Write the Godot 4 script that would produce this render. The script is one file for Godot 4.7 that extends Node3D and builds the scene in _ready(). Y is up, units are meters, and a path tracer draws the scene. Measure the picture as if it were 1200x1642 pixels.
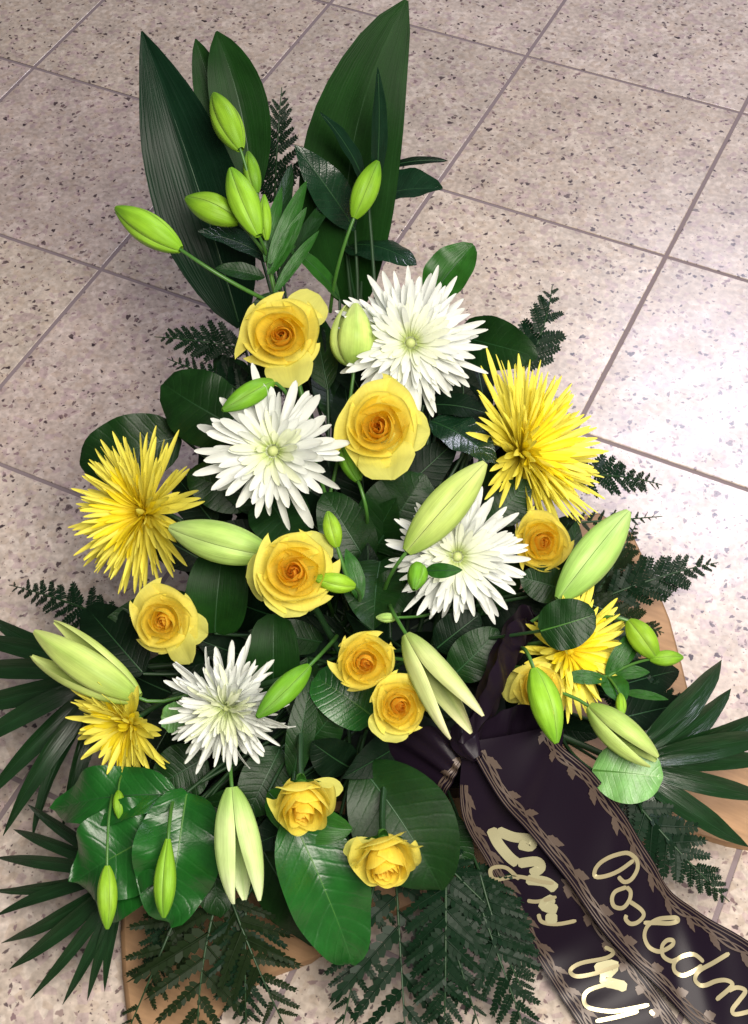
extends Node3D
# A funeral flower arrangement lying on a terrazzo floor, seen from above. Units are metres, y is up, the floor is y = 0.

const FACE := Vector3(0.2784, 0.7946, 0.5396)            # the side from which the arrangement is meant to be seen
const SIDE := Vector3(0.8887, 0, -0.4585)            # level, towards the right of the arrangement
const BACK := Vector3(-0.4585, 0, -0.8887)            # level, towards its tall back
const HEART := Vector3(0.1027, 0.07, 0.1812)          # centre of the foam block that holds the stems
const TILE := 0.33

var rng := RandomNumberGenerator.new()
var M := {}
var taken := {}
var petal_set := {}
var pinna_set := []


# ---------------------------------------------------------------- shapes

class Shape:
	var v := PackedVector3Array()
	var n := PackedVector3Array()
	var t := PackedVector2Array()
	var c := PackedColorArray()
	var x := PackedInt32Array()

	func grid(p: PackedVector3Array, nu: int, nv: int, uv: PackedVector2Array, tint := PackedColorArray()) -> void:
		var first := v.size()
		var nn := PackedVector3Array()
		nn.resize(p.size())
		for i in nu - 1:
			for j in nv - 1:
				var a := i * nv + j
				var b := a + nv
				for tri in [[a, b, a + 1], [a + 1, b, b + 1]]:
					var f: Vector3 = (p[tri[2]] - p[tri[0]]).cross(p[tri[1]] - p[tri[0]])
					for k in 3:
						nn[tri[k]] += f
						x.append(first + tri[k])
		for i in p.size():
			nn[i] = nn[i].normalized() if nn[i].length() > 1e-14 else Vector3.UP
		v.append_array(p)
		n.append_array(nn)
		t.append_array(uv)
		if tint.size() == p.size():
			c.append_array(tint)
		else:
			for i in p.size():
				c.append(Color.WHITE)

	func face(p: Array, tint := Color.WHITE) -> void:         # a flat fan, clockwise from the front
		var first := v.size()
		var f: Vector3 = (p[2] - p[0]).cross(p[1] - p[0]).normalized()
		for q in p:
			v.append(q)
			n.append(f)
			t.append(Vector2(q.x, q.z))
			c.append(tint)
		for k in range(1, p.size() - 1):
			x.append_array(PackedInt32Array([first, first + k, first + k + 1]))

	func tube(path: Array, r0: float, r1: float, sides := 6) -> void:
		var p := PackedVector3Array()
		var uv := PackedVector2Array()
		var m := path.size()
		var side := Vector3.ZERO
		for i in m:
			var d: Vector3 = (path[mini(i + 1, m - 1)] - path[maxi(i - 1, 0)]).normalized()
			if side == Vector3.ZERO:
				side = d.cross(Vector3(0.31, 0.2, 0.93)).normalized()
			side = (side - d * side.dot(d)).normalized()
			var other := d.cross(side)
			var r := lerpf(r0, r1, float(i) / (m - 1))
			for k in sides + 1:
				var a := TAU * k / sides
				p.append(path[i] + (side * cos(a) + other * sin(a)) * r)
				uv.append(Vector2(float(k) / sides, float(i) / (m - 1)))
		grid(p, m, sides + 1, uv)

	func mesh() -> ArrayMesh:
		var a := []
		a.resize(Mesh.ARRAY_MAX)
		a[Mesh.ARRAY_VERTEX] = v
		a[Mesh.ARRAY_NORMAL] = n
		a[Mesh.ARRAY_TEX_UV] = t
		a[Mesh.ARRAY_COLOR] = c
		a[Mesh.ARRAY_INDEX] = x
		var m := ArrayMesh.new()
		m.add_surface_from_arrays(Mesh.PRIMITIVE_TRIANGLES, a)
		return m


func bez(a: Vector3, b: Vector3, c: Vector3, s: float) -> Vector3:
	return a.lerp(b, s).lerp(b.lerp(c, s), s)


func bez_path(a: Vector3, b: Vector3, c: Vector3, count := 9) -> Array:
	var out := []
	for i in count:
		out.append(bez(a, b, c, float(i) / (count - 1)))
	return out


func frame_for(axis: Vector3) -> Basis:                        # y along the axis
	var y := axis.normalized()
	var x := y.cross(Vector3.UP if absf(y.y) < 0.95 else Vector3.RIGHT).normalized()
	return Basis(x, y, x.cross(y))


# ---------------------------------------------------------------- things and parts

func numbered(called: String) -> String:
	taken[called] = taken.get(called, -1) + 1
	return called if taken[called] == 0 else "%s_%03d" % [called, taken[called]]


func tag(o: Node3D, label: String, category: String, group := "") -> void:
	o.set_meta("label", label)
	o.set_meta("category", category)
	if group:
		o.set_meta("group", group)


func thing(called: String, label: String, category: String, at: Vector3, group := "") -> Node3D:
	var o := Node3D.new()
	o.name = numbered(called)
	o.position = at
	add_child(o)
	tag(o, label, category, group)
	return o


func part(parent: Node3D, called: String, mesh: Mesh, material: Material, at := Transform3D()) -> MeshInstance3D:
	var o := MeshInstance3D.new()
	o.name = called
	o.mesh = mesh
	o.material_override = material
	o.transform = at
	parent.add_child(o, true)
	return o


# ---------------------------------------------------------------- materials

func lin(r: float, g: float, b: float) -> Color:
	return Color(r, g, b).linear_to_srgb()


func plain(r: float, g: float, b: float, rough: float, glow_through := 0.0) -> StandardMaterial3D:
	var m := StandardMaterial3D.new()
	m.albedo_color = lin(r, g, b)
	m.roughness = rough
	if glow_through > 0.0:
		m.backlight_enabled = true
		m.backlight = Color(glow_through, glow_through, glow_through)
	return m


func tinted(rough: float, glow_through: float, specular := 0.4) -> StandardMaterial3D:    # takes its colour from the vertices
	var m := plain(1, 1, 1, rough, glow_through)
	m.vertex_color_use_as_albedo = true
	m.metallic_specular = specular
	return m


func noise(seed_: int, freq: float, kind := FastNoiseLite.TYPE_SIMPLEX_SMOOTH, octaves := 3) -> FastNoiseLite:
	var f := FastNoiseLite.new()
	f.seed = seed_
	f.noise_type = kind
	f.frequency = freq
	f.fractal_octaves = octaves
	return f


# Leaf blades: veins, mottling and a relief map. "pinnate" has a midrib and side veins, "parallel" has long streaks.
func leaf_material(seed_: int, kind: String, base: Color, vein: Color, rough: float, relief: float, through := 0.12) -> StandardMaterial3D:
	var w := 128
	var h := 384
	var tint := Image.create(w, h, false, Image.FORMAT_RGB8)
	var bump := Image.create(w, h, false, Image.FORMAT_RGB8)
	var a := noise(seed_, 0.02)
	var b := noise(seed_ + 1, 0.11)
	for y in h:
		for x in w:
			var u := absf((x + 0.5) / w - 0.5) * 2.0
			var v := (y + 0.5) / h
			var line := 0.0
			var height := 0.5
			if kind == "pinnate":
				var q := (v - u * 0.16 + 0.008 * a.get_noise_2d(x * 2.0, y)) * 11.0
				var d := absf(q - roundf(q))
				line = maxf(exp(-d * d * 500.0) * 0.6 * (1.0 - u * 0.6), exp(-u * u * 1500.0))
				height = 0.62 - 0.30 * exp(-d * d * 90.0) - 0.35 * exp(-u * u * 160.0) + 0.12 * b.get_noise_2d(x, y)
			else:
				var s := b.get_noise_2d(x * 3.1, y * 0.06) + 0.5 * a.get_noise_2d(x * 16.0, y * 0.2)
				line = clampf(s * 0.7, 0.0, 0.4) + 0.7 * exp(-u * u * 2200.0)
				height = 0.55 + 0.30 * s - 0.3 * exp(-u * u * 500.0)
			var patch := 1.0 + 0.30 * a.get_noise_2d(x, y * 0.6) + 0.12 * b.get_noise_2d(x * 1.7, y * 1.7)
			var col := Color(base.r * patch, base.g * patch, base.b * patch).lerp(vein, clampf(line, 0, 1) * 0.55)
			tint.set_pixel(x, y, col.linear_to_srgb())
			bump.set_pixel(x, y, Color(height, height, height))
	var m := StandardMaterial3D.new()
	m.albedo_texture = ImageTexture.create_from_image(tint)
	m.heightmap_enabled = true
	m.heightmap_texture = ImageTexture.create_from_image(bump)
	m.heightmap_scale = relief
	m.roughness = rough
	m.backlight_enabled = true
	m.backlight = Color(through, through, through)
	return m


# Terrazzo: pale stone with pinkish pieces, cut black, brown and grey chips. The picture repeats after half a metre.
func terrazzo() -> StandardMaterial3D:
	var size := 1024
	var cell := noise(5, 0.06, FastNoiseLite.TYPE_CELLULAR, 1)
	cell.cellular_return_type = FastNoiseLite.RETURN_CELL_VALUE
	cell.cellular_jitter = 1.0
	var cells := cell.get_seamless_image(size, size).get_data()
	var fine := noise(9, 0.05).get_seamless_image(size, size).get_data()
	var broad := noise(11, 0.006).get_seamless_image(size, size).get_data()
	var px := PackedByteArray()
	px.resize(size * size * 3)
	for i in size * size:
		var k := cells[i] / 255.0
		var f := fine[i] / 255.0 - 0.5
		var g := broad[i] / 255.0 - 0.5
		var r := 184.0
		var gg := 171.0
		var bb := 160.0
		if k > 0.78:
			r = 192.0; gg = 180.0; bb = 170.0
		elif k < 0.16:
			r = 175.0; gg = 158.0; bb = 154.0
		elif k < 0.30:
			r = 180.0; gg = 165.0; bb = 152.0
		var s := 1.0 + 0.24 * f + 0.14 * g
		px[i * 3] = clampi(int(r * s), 0, 255)
		px[i * 3 + 1] = clampi(int(gg * s), 0, 255)
		px[i * 3 + 2] = clampi(int(bb * s), 0, 255)
	rng.seed = 77
	for chip in 4600:
		var big := chip < 1250
		var cx := rng.randi_range(0, size - 1)
		var cy := rng.randi_range(0, size - 1)
		var ra := rng.randf_range(2.6, 7.6) if big else rng.randf_range(1.0, 2.6)
		if chip < 90:
			ra *= 1.4
		var rb := ra * rng.randf_range(0.4, 0.8)
		var turn := rng.randf() * TAU
		var wob := rng.randf() * TAU
		var tones := [Color8(74, 62, 64), Color8(94, 80, 80), Color8(120, 100, 100), Color8(140, 122, 118), Color8(54, 44, 48), Color8(128, 106, 110)]
		var tone: Color = tones[rng.randi_range(0, 5)]
		var hard := rng.randf_range(0.65, 1.0)
		var reach := int(ra * 1.3) + 1
		for dy in range(-reach, reach + 1):
			for dx in range(-reach, reach + 1):
				var qx := (dx * cos(turn) + dy * sin(turn)) / ra
				var qy := (-dx * sin(turn) + dy * cos(turn)) / rb
				var rr := sqrt(qx * qx + qy * qy)
				var edge := 1.0 + 0.16 * sin(3.0 * atan2(qy, qx) + wob) + 0.10 * sin(5.0 * atan2(qy, qx) - wob)
				var m := clampf((edge - rr) * ra * 0.8, 0.0, 1.0) * hard
				if m > 0.0:
					var at := (posmod(cy + dy, size) * size + posmod(cx + dx, size)) * 3
					px[at] = int(lerpf(px[at], tone.r8, m))
					px[at + 1] = int(lerpf(px[at + 1], tone.g8, m))
					px[at + 2] = int(lerpf(px[at + 2], tone.b8, m))
	var im := Image.create_from_data(size, size, false, Image.FORMAT_RGB8, px)
	var m := StandardMaterial3D.new()
	m.albedo_texture = ImageTexture.create_from_image(im)
	m.roughness = 0.36
	m.metallic_specular = 0.5
	var worn := NoiseTexture2D.new()
	worn.width = 256
	worn.height = 256
	worn.seamless = true
	worn.noise = noise(21, 0.02)
	worn.color_ramp = Gradient.new()
	worn.color_ramp.set_color(0, Color(0.74, 0.74, 0.74))
	worn.color_ramp.set_color(1, Color(1, 1, 1))
	m.roughness_texture = worn
	m.roughness_texture_channel = BaseMaterial3D.TEXTURE_CHANNEL_RED
	m.roughness = 0.31
	m.vertex_color_use_as_albedo = true
	return m


func wood() -> StandardMaterial3D:
	var w := 256
	var im := Image.create(w, w, false, Image.FORMAT_RGB8)
	var a := noise(31, 0.03)
	for y in w:
		for x in w:
			var s := a.get_noise_2d(x * 0.25, y * 3.5) * 0.5 + a.get_noise_2d(x * 1.5, y * 9.0) * 0.3
			var k := 1.0 + 0.35 * s
			im.set_pixel(x, y, Color(0.34 * k, 0.20 * k, 0.10 * k).linear_to_srgb())
	var m := StandardMaterial3D.new()
	m.albedo_texture = ImageTexture.create_from_image(im)
	m.uv1_triplanar = true
	m.uv1_world_triplanar = true
	m.uv1_scale = Vector3(4, 4, 4)
	m.roughness = 0.6
	return m


# Fine lengthwise veins, multiplied into the colour of buds and petals
func streaks(m: StandardMaterial3D, seed_: int, strong: float, fan: float, relief: float) -> void:
	var w := 192
	var im := Image.create(w, w, false, Image.FORMAT_RGB8)
	var bump := Image.create(w, w, false, Image.FORMAT_RGB8)
	var a := noise(seed_, 0.05)
	var c := noise(seed_ + 1, 0.016)
	for y in w:
		for x in w:
			var u := (float(x) / w - 0.5) * (1.0 - fan * (1.0 - float(y) / w)) * w
			var s := a.get_noise_2d(u * 3.4, y * 0.14)
			var blot := c.get_noise_2d(x, y)
			var k := clampf(1.0 - strong * (0.5 + 0.9 * s) - strong * 0.9 * blot, 0.0, 1.0)
			im.set_pixel(x, y, Color(k, k, k).linear_to_srgb())
			var g := 0.5 + 0.4 * s
			bump.set_pixel(x, y, Color(g, g, g))
	m.albedo_texture = ImageTexture.create_from_image(im)
	m.heightmap_enabled = true
	m.heightmap_texture = ImageTexture.create_from_image(bump)
	m.heightmap_scale = relief


func make_materials() -> void:
	M.aspidistra = leaf_material(101, "parallel", Color(0.0058, 0.031, 0.0042), Color(0.013, 0.055, 0.011), 0.46, 0.03)
	M.aspidistra_grey = leaf_material(103, "parallel", Color(0.0045, 0.020, 0.009), Color(0.024, 0.055, 0.036), 0.33, 0.06)
	M.dark_leaf = leaf_material(105, "pinnate", Color(0.0055, 0.028, 0.0045), Color(0.013, 0.05, 0.012), 0.42, 0.05)
	M.black_leaf = leaf_material(107, "pinnate", Color(0.0028, 0.0105, 0.0042), Color(0.006, 0.02, 0.009), 0.46, 0.05)
	M.green_leaf = leaf_material(109, "pinnate", Color(0.008, 0.078, 0.009), Color(0.02, 0.115, 0.022), 0.33, 0.06)
	M.pale_leaf = leaf_material(111, "pinnate", Color(0.13, 0.30, 0.085), Color(0.30, 0.46, 0.2), 0.4, 0.05, 0.2)
	M.gloss_leaf = leaf_material(117, "pinnate", Color(0.006, 0.026, 0.011), Color(0.015, 0.045, 0.022), 0.25, 0.06)
	M.palm = leaf_material(113, "parallel", Color(0.006, 0.027, 0.0065), Color(0.025, 0.075, 0.035), 0.29, 0.06)
	M.lily_leaf = leaf_material(115, "parallel", Color(0.016, 0.080, 0.009), Color(0.038, 0.13, 0.02), 0.36, 0.04)
	for k in ["aspidistra", "black_leaf", "aspidistra_grey"]:
		M[k].metallic_specular = 0.22
	for k in ["dark_leaf", "lily_leaf"]:
		M[k].metallic_specular = 0.34
	M.fern = plain(0.0038, 0.0165, 0.0065, 0.46, 0.05)
	M.fern_brown = plain(0.0085, 0.018, 0.0055, 0.5, 0.05)
	M.fern.metallic_specular = 0.26
	M.fern_brown.metallic_specular = 0.22
	M.rib_dark = plain(0.012, 0.055, 0.015, 0.45)
	M.stem = plain(0.05, 0.15, 0.022, 0.4)
	M.stem_dark = plain(0.010, 0.04, 0.010, 0.5)
	M.rose = tinted(0.55, 1.0, 0.25)
	M.mum = tinted(0.50, 0.8, 0.3)
	M.bud = tinted(0.45, 0.25, 0.32)
	streaks(M.bud, 201, 0.16, 0.0, 0.03)
	streaks(M.rose, 211, 0.06, 0.75, 0.02)
	streaks(M.mum, 221, 0.05, 0.0, 0.0)
	M.foam = plain(0.010, 0.02, 0.016, 0.95)
	M.tray = plain(0.008, 0.008, 0.009, 0.4)
	M.grout = plain(0.20, 0.158, 0.165, 0.9)
	M.tile = terrazzo()
	M.wood = wood()
	M.satin = plain(0.0085, 0.0050, 0.0105, 0.36)
	M.satin.metallic_specular = 0.26
	M.gold_dull = plain(0.082, 0.058, 0.044, 0.42)
	M.gold_dull.metallic = 0.15
	M.gold = plain(0.44, 0.39, 0.23, 0.30)
	M.gold.metallic = 0.45
	M.gold_pale = plain(0.42, 0.40, 0.24, 0.42)
	M.gold_pale.metallic = 0.4


# ---------------------------------------------------------------- leaves

# A blade from its base to its tip, facing "look". opt: arch (how far the middle rises, as a share of the length), bow (to the side), fold, cup, ripple, waves, peak (where it is widest), sharp, twist
func blade(origin: Vector3, base: Vector3, tip: Vector3, width: float, look: Vector3, opt := {}, nu := 13, nv := 7) -> Shape:
	var along := tip - base
	var length := along.length()
	var side0 := along.cross(look).normalized()
	var up0 := side0.cross(along).normalized()
	var mid: Vector3 = (base + tip) * 0.5 + up0 * length * float(opt.get("arch", 0.12)) * 1.6 + side0 * length * float(opt.get("bow", 0.0)) * 1.6
	var peak: float = opt.get("peak", 0.45)
	var sharp: float = opt.get("sharp", 0.85)
	var k := log(0.5) / log(peak)
	var fold: float = opt.get("fold", 0.15)
	var cup: float = opt.get("cup", 0.0)
	var ripple: float = opt.get("ripple", 0.03)
	var waves: float = opt.get("waves", 3.0)
	var twist: float = opt.get("twist", 0.0)
	var phase := rng.randf() * TAU
	var p := PackedVector3Array()
	var uv := PackedVector2Array()
	for i in nu:
		var s := float(i) / (nu - 1)
		var c := bez(base, mid, tip, s)
		var d := (bez(base, mid, tip, minf(s + 0.02, 1.0)) - bez(base, mid, tip, maxf(s - 0.02, 0.0))).normalized()
		var side := d.cross(up0.rotated(along.normalized(), twist * s)).normalized()
		var up := side.cross(d)
		var hw := width * 0.5 * maxf(pow(sin(PI * pow(clampf(s, 0.004, 0.997), k)), sharp), 0.01)
		for j in nv:
			var q := 2.0 * j / (nv - 1) - 1.0
			var aq := absf(q)
			var lift := fold * aq * hw - cup * aq * aq * hw + ripple * width * aq * sin(waves * TAU * s + phase + (1.4 if q > 0 else 0.0))
			p.append(c + side * hw * q + up * lift - origin)
			uv.append(Vector2(q * 0.5 + 0.5, s))
	var sh := Shape.new()
	sh.grid(p, nu, nv, uv)
	return sh


# A leaf as a thing of its own: blade, midrib, and a stalk that runs down into the foam
func leaf(called: String, label: String, base: Vector3, tip: Vector3, width: float, material: Material, opt := {}) -> Node3D:
	var look: Vector3 = opt.get("look", FACE)
	var o := thing(called, label, opt.get("category", "leaf"), base, opt.get("group", ""))
	var state := rng.state
	part(o, "blade", blade(base, base, tip, width, look, opt, opt.get("nu", 15), opt.get("nv", 9)).mesh(), material)
	rng.state = state
	var along := tip - base
	var side0 := along.cross(look).normalized()
	var up0 := side0.cross(along).normalized()
	var mid: Vector3 = (base + tip) * 0.5 + up0 * along.length() * float(opt.get("arch", 0.12)) * 1.6 + side0 * along.length() * float(opt.get("bow", 0.0)) * 1.6
	if opt.get("midrib", true):
		var path := []
		for i in 12:
			path.append(bez(base, mid, tip, 0.02 + 0.93 * i / 11.0) - base - up0 * width * 0.006)
		var rib := Shape.new()
		rib.tube(path, width * 0.013 + 0.0004, 0.0003, 5)
		part(o, "midrib", rib.mesh(), opt.get("rib", M.rib_dark))
	if opt.get("stalk", true):
		var to: Vector3 = opt.get("to", HEART + Vector3(rng.randf_range(-0.06, 0.06), 0.03, rng.randf_range(-0.05, 0.05)))
		var st := Shape.new()
		st.tube(bez_path(Vector3.ZERO, (base - along * 0.25).lerp(to, 0.35) - base, to - base, 8), 0.0016, 0.0022, 5)
		part(o, "stalk", st.mesh(), M.stem_dark)
	return o


# ---------------------------------------------------------------- ferns and palms

func make_pinnae() -> void:
	rng.seed = 404
	for variant in 4:
		var sh := Shape.new()
		var m := 9
		for s: float in [-1.0, 1.0]:
			for i in m:
				var x0 := 0.03 + 0.86 * i / m
				var x1 := x0 + 0.088
				var reach := 0.16 * pow(1.0 - x0, 0.55) * rng.randf_range(0.88, 1.12) + 0.012
				var lean := 0.10 + rng.randf_range(-0.01, 0.015)
				var y0 := -0.10 * x0 * x0
				var y1 := -0.10 * x1 * x1
				var dip := rng.randf_range(-0.02, 0.035)
				var pts := [Vector3(x0, y0, 0), Vector3(x0 + lean * 0.35, y0 + dip * 0.5, s * reach * 0.7), Vector3(x0 + lean, y0 + dip, s * reach), Vector3(x1 + lean * 0.42, y1 + dip * 0.5, s * reach * 0.62), Vector3(x1, y1, 0)]
				if s < 0:
					pts.reverse()
				sh.face(pts)
		sh.face([Vector3(0.84, -0.07, -0.022), Vector3(0.84, -0.07, 0.022), Vector3(1.0, -0.105, 0.0)])
		var rib := Shape.new()
		sh.tube([Vector3(0, 0.004, 0), Vector3(0.5, -0.02, 0), Vector3(0.97, -0.09, 0)], 0.022, 0.008, 4)
		pinna_set.append(sh.mesh())


# A leatherleaf fern frond: rachis and its leaflets on both sides
func fern(label: String, base: Vector3, tip: Vector3, width: float, material: Material, opt := {}) -> Node3D:
	var o := thing("fern_frond", label, "fern", base, "fern fronds round the arrangement")
	var look: Vector3 = opt.get("look", FACE)
	var along := tip - base
	var length := along.length()
	var side0 := along.cross(look).normalized()
	var up0 := side0.cross(along).normalized()
	var mid: Vector3 = (base + tip) * 0.5 + up0 * length * float(opt.get("arch", 0.1)) * 1.6 + side0 * length * float(opt.get("bow", 0.0)) * 1.6
	var path := []
	for p in bez_path(base, mid, tip, 12):
		path.append(p - base)
	var sh := Shape.new()
	sh.tube(path, 0.0014, 0.0005, 5)
	part(o, "rachis", sh.mesh(), M.stem_dark)
	var count: int = opt.get("pairs", 13)
	var start: float = opt.get("start", 0.06)
	for i in count:
		for s: float in [-1.0, 1.0]:
			var q := start + (0.985 - start) * (i + 0.25 * s) / count
			q = clampf(q, 0.02, 0.99)
			var c := bez(base, mid, tip, q) - base
			var d := (bez(base, mid, tip, minf(q + 0.03, 1.0)) - bez(base, mid, tip, q - 0.02)).normalized()
			var side := d.cross(up0).normalized()
			var up := side.cross(d)
			var size := width * 0.5 * pow(1.0 - q, 0.62) * (0.62 + 0.38 * minf(q / 0.25, 1.0)) * 1.12 * rng.randf_range(0.92, 1.08)
			if rng.randf() < 0.05:
				continue
			var sweep := lerpf(0.95, 0.62, q) + rng.randf_range(-0.13, 0.13)
			var ax := (side * s * sin(sweep) + d * cos(sweep) + up * rng.randf_range(-0.28, 0.16)).normalized()
			var az := (d - ax * d.dot(ax)).normalized() * s
			az = (az + up * rng.randf_range(-0.4, 0.4)).normalized()
			var ay := az.cross(ax).normalized()
			if ay.dot(up) < 0:
				ay = -ay
			var wide: float = opt.get("wide", 1.0)
			part(o, "leaflet", pinna_set[rng.randi_range(0, 3)], material, Transform3D(Basis(ax * size, ay * size, az * size * wide), c))
	if opt.get("stalk", true):
		var to := HEART + Vector3(rng.randf_range(-0.06, 0.06), 0.0, rng.randf_range(-0.05, 0.05))
		var st := Shape.new()
		st.tube(bez_path(Vector3.ZERO, (base - along * 0.2).lerp(to, 0.4) - base, to - base, 8), 0.0015, 0.0019, 5)
		part(o, "stalk", st.mesh(), M.stem_dark)
	return o


# A palm leaf: long leaflets that spread from a hub
func palm(label: String, hub: Vector3, rows: Array, material: Material, to: Vector3) -> Node3D:
	var o := thing("palm_leaf", label, "palm leaf", hub, "palm leaves under the arrangement")
	for row in rows:
		var start: Vector3 = row[3] if row.size() > 3 else hub
		part(o, "leaflet", blade(hub, start, row[0], row[1], row[2] if row.size() > 2 else FACE, {"arch": 0.04 + rng.randf() * 0.11, "bow": rng.randf_range(-0.05, 0.05), "fold": rng.randf_range(0.3, 0.6), "peak": 0.45, "sharp": 0.8, "ripple": 0.03, "twist": rng.randf_range(-0.5, 0.5)}, 13, 5).mesh(), material)
	var st := Shape.new()
	st.tube(bez_path(Vector3.ZERO, (to - hub) * 0.5 + Vector3(0, 0.02, 0), to - hub, 8), 0.003, 0.004, 6)
	part(o, "stalk", st.mesh(), M.stem_dark)
	return o


# ---------------------------------------------------------------- flowers

func stem_to_heart(o: Node3D, from: Vector3, back: Vector3, thick := 0.003, material: Material = null) -> void:
	var to := HEART + Vector3(rng.randf_range(-0.08, 0.08), 0.02, rng.randf_range(-0.06, 0.06))
	var st := Shape.new()
	st.tube(bez_path(from - o.position, from + back * 0.06 - o.position, to - o.position, 10), thick * 0.85, thick, 7)
	part(o, "stem", st.mesh(), material if material else M.stem_dark)


# A rose: petals wrapped round the axis, amber and tight inside, lemon with a green edge outside
func rose(label: String, centre: Vector3, axis: Vector3, r: float, seed_: int, opt := {}) -> Node3D:
	rng.seed = seed_
	axis = axis.normalized()
	r *= 0.88
	var foot := centre - axis * r * 0.72
	var o := thing("rose", label, "rose", foot, "yellow roses in the arrangement")
	var b := frame_for(axis)
	var warm: float = opt.get("warm", 1.0)
	var loose: float = opt.get("loose", 1.0)
	var tall: float = opt.get("tall", 1.0)
	var inner := Color(0.95, 0.61, 0.07).lerp(Color(0.94, 0.70, 0.09), clampf(1.0 - warm, -0.3, 1.0))
	var middle := Color(0.94, 0.75, 0.075)
	var outer := Color(0.90, 0.82, 0.17)
	var rim := Color(0.72, 0.76, 0.20)
	var squash := Vector2(rng.randf_range(0.93, 1.07), rng.randf_range(0.93, 1.07))
	var lean := Vector2(rng.randf_range(-0.08, 0.08), rng.randf_range(-0.08, 0.08))       # the heart of the bloom sits a little off centre
	# each turn of petals: how many, ring radius, height, half angle, how far it closes (+) or flares (-), how pointed
	var turns := [[3, 0.07, 0.90, 1.7, 0.45, 0.02], [4, 0.15, 0.96, 1.5, 0.42, 0.03], [4, 0.26, 1.00, 1.35, 0.30, 0.05], [5, 0.40, 1.00, 1.15, 0.16, 0.10], [5, 0.56, 0.96, 1.02, 0.0, 0.18], [5, 0.68, 0.90, 0.92, -0.16, 0.30], [6, 0.78, 0.74, 0.80, -0.34, 0.40]]
	var spin := rng.randf() * TAU
	for turn in turns.size():
		var row: Array = turns[turn]
		var t := turn / 6.0
		spin += 0.85
		for i in int(row[0]):
			var phi: float = spin + TAU * i / row[0] + rng.randf_range(-0.22, 0.22)
			var ring: float = r * row[1] * rng.randf_range(0.94, 1.06)
			var half: float = row[3] * rng.randf_range(0.9, 1.1)
			var high: float = r * row[2] * tall * rng.randf_range(0.94, 1.05)
			var close: float = maxf(row[4], 0.0)
			var flare: float = maxf(-row[4], 0.0) * loose * rng.randf_range(0.5, 1.35)
			var point: float = row[5] * rng.randf_range(0.5, 1.3)
			var fold_a := rng.randf_range(0.2, 1.0) * t
			var fold_b := rng.randf_range(0.2, 1.0) * t
			var tear := rng.randf_range(-0.05, 0.05)
			var swirl := 0.13 if turn < 3 else (0.11 if rng.randf() < 0.6 else -0.11)
			if turn > 2 and rng.randf() < 0.12:                     # a petal missing or torn short
				high *= 0.8
			var nu := 15
			var nv := 12
			var p := PackedVector3Array()
			var uv := PackedVector2Array()
			var tint := PackedColorArray()
			for a in nu:
				var u := 2.0 * a / (nu - 1) - 1.0
				var roll := (fold_a if u > 0 else fold_b) * smoothstep(0.35, 1.0, absf(u))
				for c in nv:
					var v := float(c) / (nv - 1)
					var ang: float = phi + u * half * (0.30 + 0.70 * sqrt(v)) * (1.0 - 0.18 * point * v)
					var rad := r * 0.04 + (ring - r * 0.04) * sin(minf(v * 1.35, 1.0) * PI * 0.5)
					rad *= 1.0 - close * smoothstep(0.45, 1.0, v) + swirl * u * minf(1.0, 0.25 + v)
					var top := 1.0 - (0.10 + 0.35 * point) * pow(absf(u), 1.5) + 0.10 * point
					var y := high * v * lerpf(1.0, top, v)
					var lip := smoothstep(0.45, 1.0, v)
					var bent := lip * lip
					rad += flare * r * 0.62 * bent
					y -= flare * r * bent * 0.65
					rad += roll * bent * r * 0.13                    # the side edges roll back and leave a point
					y -= roll * bent * r * 0.12
					rad += tear * lip * r * sin(3.0 * u + seed_ + i)
					y += r * 0.012 * sin(5.0 * u + i * 1.7) * v * v
					var q := Vector3(cos(ang) * rad * squash.x, y, sin(ang) * rad * squash.y)
					q += Vector3(lean.x, 0, lean.y) * r * v * (1.0 - t)
					p.append(b * q)
					uv.append(Vector2(u * 0.5 + 0.5, v))
					var col := inner.lerp(middle, smoothstep(0.15, 0.62, t)).lerp(outer, smoothstep(0.45, 1.0, t) * (0.35 + 0.65 * v))
					col = col.lerp(outer, 0.35 * smoothstep(0.8, 1.0, v))
					col = col.lerp(rim, smoothstep(0.6, 1.0, t) * (0.45 * smoothstep(0.86, 1.0, maxf(v, absf(u) * v)) + 0.35 * smoothstep(0.5, 0.0, v)))
					tint.append(col)
			var sh := Shape.new()
			sh.grid(p, nu, nv, uv, tint)
			part(o, "petal", sh.mesh(), M.rose)
	# loose outer petals that the photograph shows hanging away from the head
	for d in opt.get("hanging", []):
		var sh := blade(foot, foot + axis * r * 0.1, d[0] - axis * r * 0.40, d[1], d[2] if d.size() > 2 else axis, {"arch": -0.04, "fold": 0.55, "cup": 0.35, "peak": 0.64, "sharp": 0.5, "ripple": 0.04}, 13, 9)
		for i in sh.c.size():
			sh.c[i] = outer.lerp(rim, 0.2 + 0.5 * sh.t[i].y)
		part(o, "petal", sh.mesh(), M.rose)
	for k in 5:
		var a := TAU * k / 5.0 + 0.4
		var out := b * Vector3(cos(a), 0, sin(a))
		var sh := blade(foot, foot, foot + out * r * 0.62 + axis * r * 0.12, r * 0.26, axis, {"arch": -0.12, "fold": 0.2, "sharp": 0.9, "peak": 0.3}, 8, 5)
		part(o, "sepal", sh.mesh(), M.lily_leaf)
	var hip := Shape.new()
	hip.tube([-axis * r * 0.28, -axis * r * 0.1, axis * r * 0.10], 0.004, r * 0.22, 8)
	part(o, "hip", hip.mesh(), M.stem)
	stem_to_heart(o, foot - axis * r * 0.2, -axis, 0.0034)
	return o


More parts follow.
